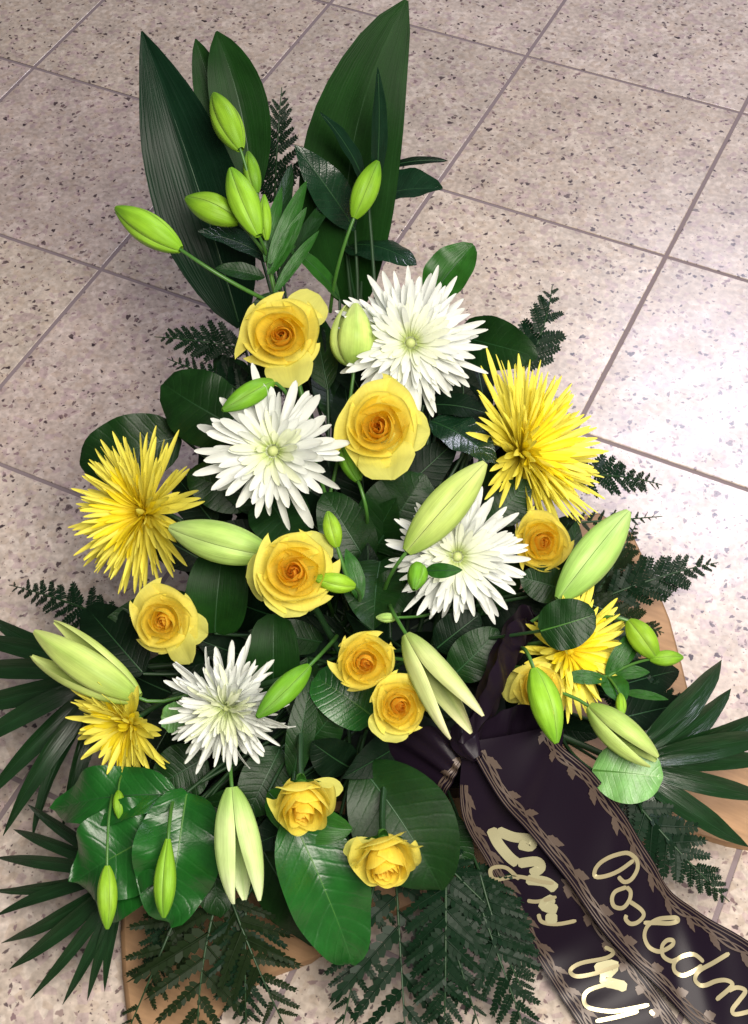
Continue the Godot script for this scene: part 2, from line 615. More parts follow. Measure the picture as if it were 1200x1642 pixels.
func make_petals(kind: String, slim: float, blunt: float, base: Color, end: Color, seed_: int) -> void:
	rng.seed = seed_
	var list := []
	for k in 8:
		var bend := rng.randf_range(-0.10, 0.34)
		var turn := rng.randf_range(-0.08, 0.08)
		var w := slim * rng.randf_range(0.85, 1.18)
		var p := PackedVector3Array()
		var uv := PackedVector2Array()
		var tint := PackedColorArray()
		var nu := 8
		var nv := 5
		for i in nu:
			var s := 1.0 - pow(1.0 - float(i) / (nu - 1), 1.7)
			var half := 0.5 * w * (0.42 + 0.58 * smoothstep(0.0, 0.6, s)) * pow(clampf(1.0 - pow(s, 3.4 * blunt + 1.5), 0.02, 1.0), 0.55)
			for j in nv:
				var q := 2.0 * j / (nv - 1) - 1.0
				var groove := w * 0.22 * q * q * (1.0 - 0.6 * s) * (1.0 if k != 3 else 1.8)
				p.append(Vector3(q * half + turn * s * s, s - 0.2 * bend * s * s, groove - bend * s * s))
				uv.append(Vector2(q * 0.5 + 0.5, s))
				tint.append(base.lerp(end, smoothstep(0.0, 0.45, s)))
		var sh := Shape.new()
		sh.grid(p, nu, nv, uv, tint)
		list.append(sh.mesh())
	petal_set[kind] = list


# A spider chrysanthemum: many narrow ray petals in turns of the golden angle, short and upright inside, long and spread outside
func mum(label: String, centre: Vector3, axis: Vector3, r: float, kind: String, seed_: int, opt := {}) -> Node3D:
	rng.seed = seed_
	axis = axis.normalized()
	var drop := r * float(opt.get("depth", 0.30))
	var foot := centre - axis * drop
	var o := thing("chrysanthemum", label, "chrysanthemum", foot, "white chrysanthemums" if kind.begins_with("white") else "yellow chrysanthemums")
	var b := frame_for(axis)
	var count: int = opt.get("petals", 130)
	var open0: float = opt.get("inside", 0.42)
	var open1: float = opt.get("outside", 1.62)
	var wild: float = opt.get("wild", 1.0)
	var short: float = opt.get("short", 0.34)
	var gap: Vector3 = opt.get("gap", Vector3.ZERO)              # a direction in which the petals are missing or short
	for i in count:
		var t := (i + 0.5) / count
		var phi := i * 2.39996 + rng.randf_range(-0.12, 0.12)
		var polar := lerpf(open0, open1, pow(t, 0.72)) + rng.randf_range(-0.14, 0.14) * wild
		var length := r * lerpf(short, 1.0, pow(t, 0.62)) * lerpf(1.0, rng.randf_range(0.82, 1.10), wild)
		if rng.randf() < 0.10:
			length *= rng.randf_range(0.6, 0.85)
		var out := b * Vector3(cos(phi), 0, sin(phi))
		var y := (axis * cos(polar) + out * sin(polar)).normalized()
		if gap != Vector3.ZERO and y.dot(gap) > 0.55:
			length *= 0.45
		var z := (axis - y * axis.dot(y))
		z = z.normalized() if z.length() > 0.05 else -out
		var x := y.cross(z)
		var spin := rng.randf_range(-0.5, 0.5) * wild
		x = x.rotated(y, spin)
		z = z.rotated(y, spin)
		var wide := r * (0.75 + 0.25 * t) * float(opt.get("wide", 1.0))
		var list: Array = petal_set[kind]
		if t < 0.22 and petal_set.has(kind + "_inner"):
			list = petal_set[kind + "_inner"]
		var from := out * r * 0.10 * (1.0 - 0.5 * t) + axis * r * 0.10 * (1.0 - t)
		part(o, "petal", list[rng.randi_range(0, 7)], M.mum, Transform3D(Basis(x * wide, y * length, z * wide * float(opt.get("curl", 1.0))), from))
	var dome := Shape.new()
	var dp := PackedVector3Array()
	var duv := PackedVector2Array()
	var dt := PackedColorArray()
	var heart_tone := Color(0.66, 0.74, 0.34) if kind.begins_with("white") else Color(0.88, 0.70, 0.03)
	for i in 11:
		for k in 29:
			var a := TAU * k / 28.0
			var s := i / 10.0 * PI * 0.5
			var bump := 1.0 + 0.10 * sin(a * 14.0) * sin(i * 2.6)
			dp.append(b * (Vector3(cos(a) * sin(s) * 0.075, cos(s) * 0.16, sin(a) * sin(s) * 0.075) * r * bump))
			duv.append(Vector2(k / 28.0, i / 10.0))
			dt.append(heart_tone)
	dome.grid(dp, 11, 29, duv, dt)
	part(o, "flower_centre", dome.mesh(), M.mum)
	var cup := Shape.new()
	cup.tube([-axis * r * 0.16, -axis * r * 0.08, axis * r * 0.02], 0.004, r * 0.11, 9)
	part(o, "calyx", cup.mesh(), M.stem)
	if opt.get("stalk", true):
		stem_to_heart(o, foot - axis * r * 0.14, -axis, 0.003)
	return o


const BUD_SMALL := [Color(0.19, 0.40, 0.02), Color(0.24, 0.47, 0.03), Color(0.14, 0.34, 0.02)]
const BUD_DEEP := [Color(0.10, 0.27, 0.015), Color(0.14, 0.34, 0.02), Color(0.08, 0.22, 0.015)]
const BUD_LARGE := [Color(0.26, 0.44, 0.08), Color(0.42, 0.60, 0.15), Color(0.46, 0.60, 0.19)]
const BUD_PALE := [Color(0.28, 0.44, 0.10), Color(0.50, 0.62, 0.24), Color(0.66, 0.70, 0.42)]


# A lily bud: three tepals that close into a pod, or part towards the tip when it opens
func bud(o: Node3D, base: Vector3, tip: Vector3, width: float, tones: Array, opt := {}) -> Node3D:
	width *= 0.88
	var root := Node3D.new()
	root.name = "bud"
	root.position = base - o.position
	o.add_child(root, true)
	var along := tip - base
	var length := along.length()
	var d := along / length
	var look: Vector3 = opt.get("look", FACE)
	var e1 := (look - d * look.dot(d)).normalized()
	var e2 := d.cross(e1)
	var open: float = opt.get("open", 0.0)
	var roll: float = opt.get("roll", 0.5)
	var bow: float = opt.get("bow", 0.03)
	var ripe := rng.randf_range(0.86, 1.08)
	var warm := rng.randf_range(0.9, 1.12)
	for k in 3:
		var mid_a := roll + TAU * k / 3.0
		var out := e1 * cos(mid_a) + e2 * sin(mid_a)
		var nu := 19
		var nv := 11
		var p := PackedVector3Array()
		var uv := PackedVector2Array()
		var tint := PackedColorArray()
		for i in nu:
			var s := float(i) / (nu - 1)
			var rr := width * 0.5 * pow(sin(PI * (0.05 + 0.925 * pow(s, float(opt.get("belly", 0.95))))), 0.72)
			var axis_at := d * length * s + e1 * length * bow * sin(PI * s) * 1.2
			var spread := open * length * pow(maxf(0.0, s - 0.30), 1.6) * (1.0 + 0.25 * k)
			var close := clampf(open * 3.0, 0.0, 1.0) * smoothstep(0.25, 0.95, s) * 0.45
			for j in nv:
				var q := 2.0 * j / (nv - 1) - 1.0
				var a := mid_a + q * PI / 3.0 * 0.985
				var ring := rr * (1.0 + 0.012 * sin(q * 17.0 + k) * sin(PI * s) - 0.20 * pow(absf(q), 5.0) + 0.07 * exp(-q * q * 26.0) - 0.035 * exp(-pow(absf(q) - 0.36, 2.0) * 40.0))
				var pos := (e1 * cos(a) + e2 * sin(a)) * ring
				pos = pos.lerp(out * rr * 0.62 + (pos - out * rr * 0.62) * 0.5, close)
				p.append(axis_at + pos + out * spread)
				uv.append(Vector2(q * 0.5 + 0.5, s))
				var col: Color = tones[0].lerp(tones[1], smoothstep(0.0, 0.35, s)).lerp(tones[2], smoothstep(0.6, 1.0, s))
				col = col.lerp(tones[0], 0.55 * exp(-q * q * 40.0))
				col = col.lerp(Color(0.52, 0.62, 0.26), 0.35 * smoothstep(0.72, 1.0, absf(q)) * (1.0 if tones[1].r > 0.3 else 0.35))
				col = Color(col.r * ripe * warm, col.g * ripe, col.b * ripe)
				var mottle := 1.0 + 0.10 * sin(q * 23.0 + k * 2.0 + 3.0 * s) * sin(s * 9.0 + k) + rng.randf_range(-0.03, 0.03)
				col = Color(col.r * mottle, col.g * mottle, col.b * mottle)
				tint.append(col)
		var sh := Shape.new()
		sh.grid(p, nu, nv, uv, tint)
		part(root, "tepal", sh.mesh(), M.bud)
	return root


func stalk(o: Node3D, from: Vector3, bend: Vector3, to: Vector3, thick := 0.0022, material: Material = null, called := "stem") -> void:
	var st := Shape.new()
	st.tube(bez_path(from - o.position, bend - o.position, to - o.position, 10), thick * 0.8, thick, 7)
	part(o, called, st.mesh(), material if material else M.stem)


# A lily stem with one bud
func lily(label: String, base: Vector3, tip: Vector3, width: float, tones: Array, opt := {}) -> Node3D:
	var o := thing("budding_lily", label, "lily", base, "lily stems in bud")
	bud(o, base, tip, width, tones, opt)
	var d := (tip - base).normalized()
	var to: Vector3 = opt.get("to", HEART + Vector3(rng.randf_range(-0.07, 0.07), 0.04, rng.randf_range(-0.05, 0.05)))
	stalk(o, base + d * 0.004, base - d * float(opt.get("run", 0.05)), to, opt.get("thick", 0.002))
	return o


# ---------------------------------------------------------------- ribbon

func spline(pts: Array, v: float) -> Vector3:
	var m := pts.size() - 1
	var q := clampf(v, 0.0, 1.0) * m
	var i := mini(int(q), m - 1)
	var f := q - i
	var a: Vector3 = pts[maxi(i - 1, 0)]
	var b: Vector3 = pts[i]
	var c: Vector3 = pts[i + 1]
	var d: Vector3 = pts[mini(i + 2, m)]
	return 0.5 * (2.0 * b + (c - a) * f + (2.0 * a - 5.0 * b + 4.0 * c - d) * f * f + (3.0 * b - a - 3.0 * c + d) * f * f * f)


func on_ribbon(l: Array, r: Array, u: float, v: float, lift := 0.0) -> Vector3:
	var a := spline(l, v)
	var b := spline(r, v)
	var dv := (spline(l, v + 0.01) + spline(r, v + 0.01) - spline(l, v - 0.01) - spline(r, v - 0.01))
	var up := dv.cross(b - a).normalized()
	if up.dot(FACE) < 0:
		up = -up
	var wave := 0.0022 * sin(PI * u) * sin(v * 17.0 + u * 2.0) + 0.0012 * sin(v * 41.0 + u * 5.0)
	return a.lerp(b, u) + up * (wave + lift)


func ribbon_piece(o: Node3D, called: String, l: Array, r: Array, nv := 60, thick := 0.0004) -> Node3D:
	var sh := Shape.new()
	for lift in [0.0, -thick]:
		var p := PackedVector3Array()
		var uv := PackedVector2Array()
		for i in nv:
			for j in 13:
				p.append(on_ribbon(l, r, j / 12.0, float(i) / (nv - 1), lift) - o.position)
				uv.append(Vector2(j / 12.0, float(i) / (nv - 1)))
		sh.grid(p, nv, 13, uv)
	return part(o, called, sh.mesh(), M.satin)


# Flat printed strokes that follow the ribbon, given in ribbon coordinates (across, along)
func stroke(sh: Shape, at: Vector3, l: Array, r: Array, line: Array, wide: float, lift := 0.0007) -> void:
	var pts := []
	for i in line.size() - 1:
		var a: Vector2 = line[maxi(i - 1, 0)]
		var b: Vector2 = line[i]
		var c: Vector2 = line[i + 1]
		var d: Vector2 = line[mini(i + 2, line.size() - 1)]
		for k in 5:
			pts.append(b.cubic_interpolate(c, a, d, k / 5.0))
	pts.append(line[-1])
	var space := []
	for q in pts:
		space.append(on_ribbon(l, r, q.x, q.y, lift) - at)
	var p := PackedVector3Array()
	var uv := PackedVector2Array()
	var m := space.size()
	for i in m:
		var d: Vector3 = space[mini(i + 1, m - 1)] - space[maxi(i - 1, 0)]
		var up := (on_ribbon(l, r, pts[i].x, pts[i].y, 0.01) - on_ribbon(l, r, pts[i].x, pts[i].y, 0.0)).normalized()
		var side := d.cross(up).normalized()
		var cap := 0.55 if i == 0 or i == m - 1 else 1.0
		p.append_array(PackedVector3Array([space[i] - side * wide * 0.5 * cap, space[i] + up * 0.00002, space[i] + side * wide * 0.5 * cap]))
		uv.append_array(PackedVector2Array([Vector2(0, i), Vector2(0.5, i), Vector2(1, i)]))
	sh.grid(p, m, 3, uv)


# The printed border: two fine lines at the edge, two twining twigs, and a leaf at every turn
func border(o: Node3D, tail: Node3D, l: Array, r: Array, mirror: bool, v0: float, v1: float, turns: float, width: float) -> void:
	var sh := Shape.new()
	var at := o.position
	for f: float in [0.02, 0.05]:
		var line := []
		for i in 26:
			line.append(Vector2(1.0 - f if mirror else f, lerpf(v0, v1, i / 25.0)))
		stroke(sh, at, l, r, line, width * 0.008)
	for k in 3:
		var line := []
		var steps := int(turns * 8)
		for i in steps + 1:
			var q := float(i) / steps
			var f: float = 0.115 + [0.030, 0.034, 0.020][k] * sin(q * turns * PI + k * 2.1)
			line.append(Vector2(1.0 - f if mirror else f, lerpf(v0, v1, q)))
		stroke(sh, at, l, r, line, width * [0.014, 0.017, 0.010][k], 0.0008 + 0.0002 * k)
	part(tail, "printed_border", sh.mesh(), M.gold_dull)
	for i in int(turns):
		var v := lerpf(v0, v1, (i + 0.5) / turns)
		var step := (v1 - v0) / turns
		var lf := Shape.new()
		var p := PackedVector3Array()
		var uv := PackedVector2Array()
		for a in 9:
			var s := a / 8.0
			var w := sin(PI * pow(s, 0.8)) * (1.0 + 0.16 * sin(s * 22.0)) + 0.04
			for b: float in [-1.0, 0.0, 1.0]:
				var ff: float = lerpf(0.125, 0.225, s) + b * w * 0.028
				var vv: float = v + step * (0.42 * s - 0.3 - 0.085 * b * w)
				p.append(on_ribbon(l, r, 1.0 - ff if mirror else ff, clampf(vv, 0, 1), 0.0009) - at)
				uv.append(Vector2(b, s))
		lf.grid(p, 9, 3, uv)
		part(tail, "printed_leaf", lf.mesh(), M.gold_dull)


# ---------------------------------------------------------------- the scene

func _ready() -> void:
	# camera, air and light first
	var cam := Camera3D.new()
	cam.name = "camera"
	cam.transform = Transform3D(Vector3(0.899669, -0.019007, -0.436159), Vector3(-0.336300, 0.606882, -0.720136), Vector3(0.278385, 0.794564, 0.539601), Vector3(0.449669, 1.274155, 0.826790))
	cam.fov = 39.7122
	cam.near = 0.02
	cam.far = 60.0
	cam.current = true
	add_child(cam)

	var env := Environment.new()
	env.background_mode = Environment.BG_COLOR
	env.background_color = lin(0.10, 0.097, 0.102)
	env.tonemap_mode = Environment.TONE_MAPPER_LINEAR
	env.tonemap_exposure = 0.88
	env.sdfgi_enabled = true
	env.ssao_enabled = true
	env.ssil_enabled = true
	var around := WorldEnvironment.new()
	around.name = "environment"
	around.environment = env
	add_child(around)

	area_lamp("high_window_light", Vector3(0.1692, 2.7, -2.6441), Vector2(1.3, 0.75), 9.0, Color(0.93, 0.92, 1.0), Vector3(0.5, -0.62, 0.6))
	area_lamp("near_room_light", Vector3(0.95, 1.85, 0.72), Vector2(1.3, 0.9), 9.0, Color(1.0, 0.965, 0.92), Vector3(-0.4, -1.0, -0.25))

	make_materials()
	make_pinnae()
	make_petals("white_slim", 0.14, 1.3, Color(0.74, 0.79, 0.58), Color(0.77, 0.80, 0.76), 11)
	make_petals("white_slim_inner", 0.15, 1.6, Color(0.62, 0.72, 0.28), Color(0.80, 0.84, 0.68), 14)
	make_petals("white_wide", 0.19, 2.2, Color(0.72, 0.78, 0.56), Color(0.77, 0.80, 0.76), 12)
	make_petals("white_wide_inner", 0.17, 1.8, Color(0.60, 0.71, 0.26), Color(0.78, 0.83, 0.60), 15)
	make_petals("yellow", 0.095, 0.9, Color(0.90, 0.74, 0.03), Color(0.91, 0.84, 0.13), 13)
	make_petals("yellow_inner", 0.11, 1.0, Color(0.88, 0.68, 0.02), Color(0.90, 0.75, 0.03), 16)

	floor_of_tiles()
	base_board()
	foam()
	under_leaves()
	big_leaves()
	ferns()
	palms()
	ribbon()
	lilies()
	chrysanthemums()
	roses()


func area_lamp(called: String, at: Vector3, size: Vector2, energy: float, tone: Color, towards: Vector3) -> void:
	var l := AreaLight3D.new()
	l.name = called
	l.area_size = size
	l.light_color = tone
	l.light_energy = energy
	l.area_range = 12.0
	l.area_attenuation = 2.0
	l.shadow_enabled = true
	l.position = at
	l.basis = Basis.looking_at(towards, Vector3.BACK)
	add_child(l)


func floor_of_tiles() -> void:
	var ground := MeshInstance3D.new()
	ground.name = "floor"
	var sheet := PlaneMesh.new()
	sheet.size = Vector2(14 * TILE, 14 * TILE)
	ground.mesh = sheet
	ground.material_override = M.grout
	ground.position = Vector3(-0.165, 0, -0.2475) + Vector3(0, -0.0016, 0)
	ground.set_meta("kind", "structure")
	ground.set_meta("label", "floor of pale speckled terrazzo tiles with grey joints")
	add_child(ground)
	rng.seed = 5150
	var variants := []
	for k in 9:
		var h := TILE / 2.0 - 0.0026
		var e := 0.0011
		var sh := Shape.new()
		var p := PackedVector3Array()
		var uv := PackedVector2Array()
		var turn := (k % 4) * PI / 2.0
		var off := Vector2(rng.randf(), rng.randf())
		for i in 4:
			for j in 4:
				var xs: float = [-h, -h + e, h - e, h][i]
				var zs: float = [-h, -h + e, h - e, h][j]
				var rim := i == 0 or i == 3 or j == 0 or j == 3
				p.append(Vector3(xs, -0.0011 if rim else 0.0, zs))
				uv.append((Vector2(xs, zs).rotated(turn)) / 0.5 + off)
		var shade := rng.randf_range(0.86, 1.05)
		var tint := PackedColorArray()
		tint.resize(16)
		tint.fill(Color(shade, shade * rng.randf_range(0.97, 1.01), shade * rng.randf_range(0.95, 1.01)))
		sh.grid(p, 4, 4, uv, tint)
		variants.append(sh.mesh())
	for i in 14:
		for j in 14:
			var t := part(ground, "tile", variants[rng.randi_range(0, 8)], M.tile)
			t.position = Vector3((i - 6.5) * TILE, 0.0016, (j - 6.5) * TILE)
			t.rotation = Vector3(rng.randf_range(-0.0012, 0.0012), 0, rng.randf_range(-0.0012, 0.0012))


# A flat tan board with a ragged outline lies under everything
func base_board() -> void:
	var rim := [Vector3(0.007, 0, 0.5031), Vector3(0.0302, 0, 0.537), Vector3(0.0585, 0, 0.5729), Vector3(0.0941, 0, 0.5973), Vector3(0.1223, 0, 0.5484), Vector3(0.1287, 0, 0.5125), Vector3(0.1483, 0, 0.4807), Vector3(0.1775, 0, 0.451), Vector3(0.1966, 0, 0.4129), Vector3(0.2544, 0, 0.3457), Vector3(0.3506, 0, 0.2728), Vector3(0.4218, 0, 0.2112), Vector3(0.4574, 0, 0.1838), Vector3(0.483, 0, 0.1808), Vector3(0.5255, 0, 0.1704), Vector3(0.5537, 0, 0.1417), Vector3(0.5196, 0, 0.0854), Vector3(0.4719, 0, 0.0944), Vector3(0.4368, 0, 0.0943), Vector3(0.4096, 0, 0.0605), Vector3(0.3819, 0, 0.0128), Vector3(0.3516, 0, -0.0366), Vector3(0.3189, 0, -0.0789), Vector3(0.2775, 0, -0.1272), Vector3(0.2353, 0, -0.1381), Vector3(0.1441, 0, -0.0666), Vector3(0.0204, 0, 0.119), Vector3(-0.0368, 0, 0.3104), Vector3(-0.0272, 0, 0.4383)]
	var middle := Vector3.ZERO
	for q in rim:
		middle += q / rim.size()
	var o := thing("base_board", "flat tan wooden board under the flowers, its ends bare at the floor joints", "board", middle)
	var flat := PackedVector2Array()
	for q in rim:
		flat.append(Vector2(q.x - middle.x, q.z - middle.z))
	var idx := Geometry2D.triangulate_polygon(flat)
	var sh := Shape.new()
	for k in range(0, idx.size(), 3):
		var tri := []
		for m in 3:
			var q := flat[idx[k + m]] * 0.988
			tri.append(Vector3(q.x, 0.011, q.y))
		if (tri[2] - tri[0]).cross(tri[1] - tri[0]).y < 0:
			tri.reverse()
		sh.face(tri)
	part(o, "top", sh.mesh(), M.wood)
	var ring := Shape.new()
	var p := PackedVector3Array()
	var uv := PackedVector2Array()
	for level in 3:
		for i in flat.size() + 1:
			var q: Vector2 = flat[i % flat.size()] * [0.988, 1.0, 1.0][level]
			p.append(Vector3(q.x, [0.011, 0.0085, 0.0002][level], q.y))
			uv.append(Vector2(i, level))
	ring.grid(p, 3, flat.size() + 1, uv)
	part(o, "edge", ring.mesh(), M.wood)


func foam() -> void:
	var turn := atan2(-SIDE.z, SIDE.x)
	var o := thing("floral_foam", "dark wet foam block deep among the stems, holding every stem", "foam", Vector3(HEART.x, 0.012, HEART.z))
	o.rotation.y = turn
	var tray := Shape.new()
	var w := 0.15
	var d := 0.12
	for s in [[1, 0], [-1, 0], [0, 1], [0, -1]]:
		var a := Vector3(s[0] * w, 0, s[1] * d)
		var b := Vector3(-s[1] * w, 0, s[0] * d)
		var a2 := a * 1.06 + Vector3(0, 0.035, 0)
		tray.face([a - b, a + b, a2 + b * 1.06, a2 - b * 1.06])
	tray.face([Vector3(-w, 0.001, -d), Vector3(w, 0.001, -d), Vector3(w, 0.001, d), Vector3(-w, 0.001, d)])
	part(o, "tray", tray.mesh(), M.tray)
	var block := Shape.new()
	var p := PackedVector3Array()
	var uv := PackedVector2Array()
	for level in 5:
		var k: float = [1.0, 1.0, 0.96, 0.90, 0.0][level]
		var y: float = [0.003, 0.075, 0.095, 0.102, 0.103][level]
		for i in 33:
			var a := TAU * i / 32.0
			var c := Vector2(signf(cos(a)) * pow(absf(cos(a)), 0.35) * (w - 0.012), signf(sin(a)) * pow(absf(sin(a)), 0.35) * (d - 0.012)) * k
			p.append(Vector3(c.x, y, c.y))
			uv.append(Vector2(i / 32.0, level / 4.0))
	block.grid(p, 5, 33, uv)
	part(o, "block", block.mesh(), M.foam)


# Dark leaves packed close over the foam, in two layers, so that little shows between the flowers
func under_leaves() -> void:
	rng.seed = 2024
	var near := [["top yellow rose", Vector3(-0.0667, 0.3, 0.0096)], ["topmost white chrysanthemum", Vector3(0.0518, 0.3, -0.036)], ["large flat white chrysanthemum", Vector3(-0.0154, 0.28, 0.1278)], ["second yellow rose", Vector3(0.0683, 0.3, 0.0748)], ["right yellow chrysanthemum", Vector3(0.1915, 0.21, -0.0391)], ["left yellow chrysanthemum", Vector3(-0.1384, 0.2, 0.197)], ["amber-centred rose", Vector3(0.0679, 0.28, 0.2392)], ["middle right white chrysanthemum", Vector3(0.1824, 0.25, 0.1453)], ["small right rose", Vector3(0.2338, 0.21, 0.0701)], ["small left rose", Vector3(-0.0508, 0.19, 0.2851)], ["two touching roses", Vector3(0.1709, 0.24, 0.2849)], ["lower white chrysanthemum", Vector3(0.0593, 0.22, 0.36)], ["drooping rose", Vector3(0.1466, 0.18, 0.3874)], ["lowest rose", Vector3(0.2248, 0.15, 0.388)], ["half-hidden rose", Vector3(0.2878, 0.19, 0.2043)], ["ribbon knot", Vector3(0.2485, 0.18, 0.2744)], ["lower left split bud", Vector3(-0.0786, 0.2, 0.3589)], ["side-turned yellow chrysanthemum", Vector3(-0.0405, 0.16, 0.3853)]]
	var n := 0
	var used := {}
	for layer in 3:
		for row in 9:
			for col in 7:
				var f := -0.215 + (row + 0.33 * layer) * 0.059 + rng.randf_range(-0.02, 0.02)
				var half := 0.20 - 0.30 * maxf(f - 0.02, 0.0) - 0.25 * maxf(-f - 0.10, 0.0)
				var r := half * (-1.0 + 2.0 * col / 6.0) + rng.randf_range(-0.018, 0.018)
				var high := (0.175 + 0.24 * f) * (1.0 - 0.40 * pow(r / 0.24, 2.0)) - layer * 0.038 + rng.randf_range(-0.02, 0.015)
				high = maxf(high, 0.03)
				var out := (SIDE * r + BACK * (f + 0.01)) + Vector3(0, 0.05, 0)
				var at := Vector3(HEART.x, 0, HEART.z) + SIDE * r + BACK * f + Vector3(0, high, 0)
				var aim := (out.normalized() + Vector3(rng.randf_range(-0.6, 0.6), rng.randf_range(-0.3, 0.45), rng.randf_range(-0.6, 0.6))).normalized()
				var length := rng.randf_range(0.06, 0.095)
				var look := (FACE + Vector3(rng.randf_range(-0.5, 0.5), rng.randf_range(-0.2, 0.3), rng.randf_range(-0.5, 0.5))).normalized()
				if absf(aim.dot(look)) > 0.8:
					aim = (aim - look * aim.dot(look) * 0.7).normalized()
				if r > 0.035 and f < -0.095:                     # the ribbon comes out here
					continue
				var best := 0
				for k in near.size():
					if at.distance_to(near[k][1]) < at.distance_to(near[best][1]):
						best = k
				var d: Vector3 = at - near[best][1]
				var dr := d.dot(SIDE)
				var df := d.dot(BACK)
				var place := "under the"
				if maxf(absf(dr), absf(df)) > 0.03:
					place = ("to the right of the" if dr > 0 else "to the left of the") if absf(dr) > absf(df) else ("behind the" if df > 0 else "in front of the")
				var label := "%s dark leaf packed low %s %s" % ["small" if length < 0.072 else "mid-sized" if length < 0.084 else "large", place, near[best][0]]
				var plump := rng.randf_range(0.40, 0.62)
				label = label.replace("dark leaf", "dark narrow leaf" if plump < 0.47 else "dark leaf" if plump < 0.55 else "dark round leaf")
				if used.has(label):
					var way := ("right" if aim.dot(SIDE) > 0 else "left") if absf(aim.dot(SIDE)) > absf(aim.dot(BACK)) else ("back" if aim.dot(BACK) > 0 else "front")
					label = label.replace(" packed low", " pointing " + way).replace("to the left of", "left of").replace("to the right of", "right of")
				used[label] = true
				leaf("filler_leaf", label, at - aim * length * 0.5, at + aim * length * 0.5, length * plump, M.black_leaf if n % 5 else M.dark_leaf, {"look": look, "group": "dark leaves packed between the stems", "nu": 10, "nv": 5, "arch": 0.08, "peak": 0.42, "midrib": layer == 0})
				n += 1


func big_leaves() -> void:
	rng.seed = 31
	var A: Material = M.aspidistra
	var G: Material = M.aspidistra_grey
	var Dk: Material = M.dark_leaf
	var Gr: Material = M.green_leaf
	# the tall blades at the back
	leaf("aspidistra_leaf", "tall grey-green streaked leaf with a sharp tip behind the lily buds", Vector3(-0.1632, 0.2, -0.0643), Vector3(-0.3282, 0.43, -0.2002), 0.0970, G, {"bow": 0.03, "peak": 0.42, "sharp": 0.85, "fold": 0.30, "arch": 0.05, "ripple": 0.015, "look": Vector3(0.0192, 0.8304, 0.5568), "nv": 11})
	leaf("aspidistra_leaf", "broad upright dark green leaf, the tallest of the arrangement, with smooth streaks", Vector3(-0.0593, 0.2, -0.138), Vector3(-0.0734, 0.48, -0.2898), 0.1002, A, {"bow": -0.13, "peak": 0.46, "sharp": 0.66, "fold": 0.14, "arch": 0.05, "ripple": 0.012, "look": Vector3(0.4088, 0.783, 0.4689), "nv": 11})
	leaf("aspidistra_leaf", "dark leaf with a notched double tip behind the topmost green bud", Vector3(-0.1935, 0.28, -0.1611), Vector3(-0.2717, 0.415, -0.2501), 0.0596, A, {"bow": 0.06, "peak": 0.55, "sharp": 0.7, "fold": 0.25, "arch": 0.06})
	leaf("aspidistra_leaf", "short pointed dark leaf tucked between the two sharp leaf tips", Vector3(-0.2185, 0.29, -0.1808), Vector3(-0.2974, 0.4, -0.2484), 0.0404, A, {"bow": 0.0, "peak": 0.5, "sharp": 0.75, "fold": 0.2, "arch": 0.05})
	leaf("lily_leaf", "narrow greyish leaf standing upright against the tallest broad leaf", Vector3(-0.0498, 0.35, -0.1674), Vector3(-0.0611, 0.465, -0.1997), 0.0179, G, {"sharp": 0.8, "stalk": false, "arch": 0.05, "look": Vector3(0.1628, 0.9842, -0.0693)})
	leaf("lily_leaf", "slim grey leaf crossing the broad tall leaf, pointing up and left", Vector3(-0.0584, 0.34, -0.1662), Vector3(-0.1024, 0.43, -0.1575), 0.0253, G, {"sharp": 0.8, "look": Vector3(-0.0628, 0.998, 0.0055), "arch": 0.08})
	leaf("filler_leaf", "dark leaf leaning left low in front of the tallest broad leaf", Vector3(-0.0663, 0.3, -0.1514), Vector3(-0.1286, 0.39, -0.1482), 0.0405, M.gloss_leaf, {"look": Vector3(0.0835, 0.933, 0.3501), "arch": 0.08})
	# leaves at the right of the top
	leaf("ruscus_leaf", "dark oval leaf with a bright glossy lower half, right of the single upright bud", Vector3(-0.0912, 0.27, -0.2297), Vector3(-0.012, 0.3, -0.2475), 0.0499, M.gloss_leaf, {"look": Vector3(0.2749, 0.9614, -0.0125), "fold": 0.35, "arch": 0.10, "sharp": 0.65})
	leaf("ruscus_leaf", "thin dark leaf seen edge on, sticking out over the pink tiles", Vector3(-0.0806, 0.3, -0.255), Vector3(-0.0204, 0.31, -0.2801), 0.0100, M.black_leaf, {"sharp": 0.6, "look": Vector3(0.17, 0.9354, 0.3099), "stalk": false})
	leaf("ruscus_leaf", "rounded blue-black leaf shining above the topmost white chrysanthemum", Vector3(-0.0804, 0.27, -0.1559), Vector3(0.0116, 0.3, -0.1313), 0.0417, M.gloss_leaf, {"look": Vector3(0.2709, 0.9618, -0.0405), "sharp": 0.6, "cup": 0.3})
	leaf("salal_leaf", "upright light-catching green leaf against the floor beside the topmost white chrysanthemum", Vector3(0.0233, 0.25, -0.1401), Vector3(0.0477, 0.29, -0.1923), 0.0472, M.lily_leaf, {"look": Vector3(0.2257, 0.9738, -0.0268), "sharp": 0.55, "fold": 0.25})
	leaf("salal_leaf", "broad dark leaf between the topmost white chrysanthemum and the small fern tip", Vector3(0.0598, 0.22, -0.1306), Vector3(0.153, 0.25, -0.1111), 0.0551, Dk, {"sharp": 0.55, "look": Vector3(0.398, 0.7248, 0.5624)})
	leaf("ruscus_leaf", "glossy blackish leaf below the topmost white chrysanthemum", Vector3(0.0882, 0.24, 0.0021), Vector3(0.1691, 0.24, 0.0244), 0.0412, M.gloss_leaf, {"look": Vector3(0.0209, 0.9998, -0.0004), "ripple": 0.06})
	leaf("ruscus_leaf", "small blackish leaf over the middle of the right gap beside the large diagonal bud", Vector3(0.0744, 0.24, -0.0136), Vector3(0.1462, 0.25, -0.0213), 0.0287, M.black_leaf, {"look": Vector3(0.2168, 0.9761, 0.0171)})
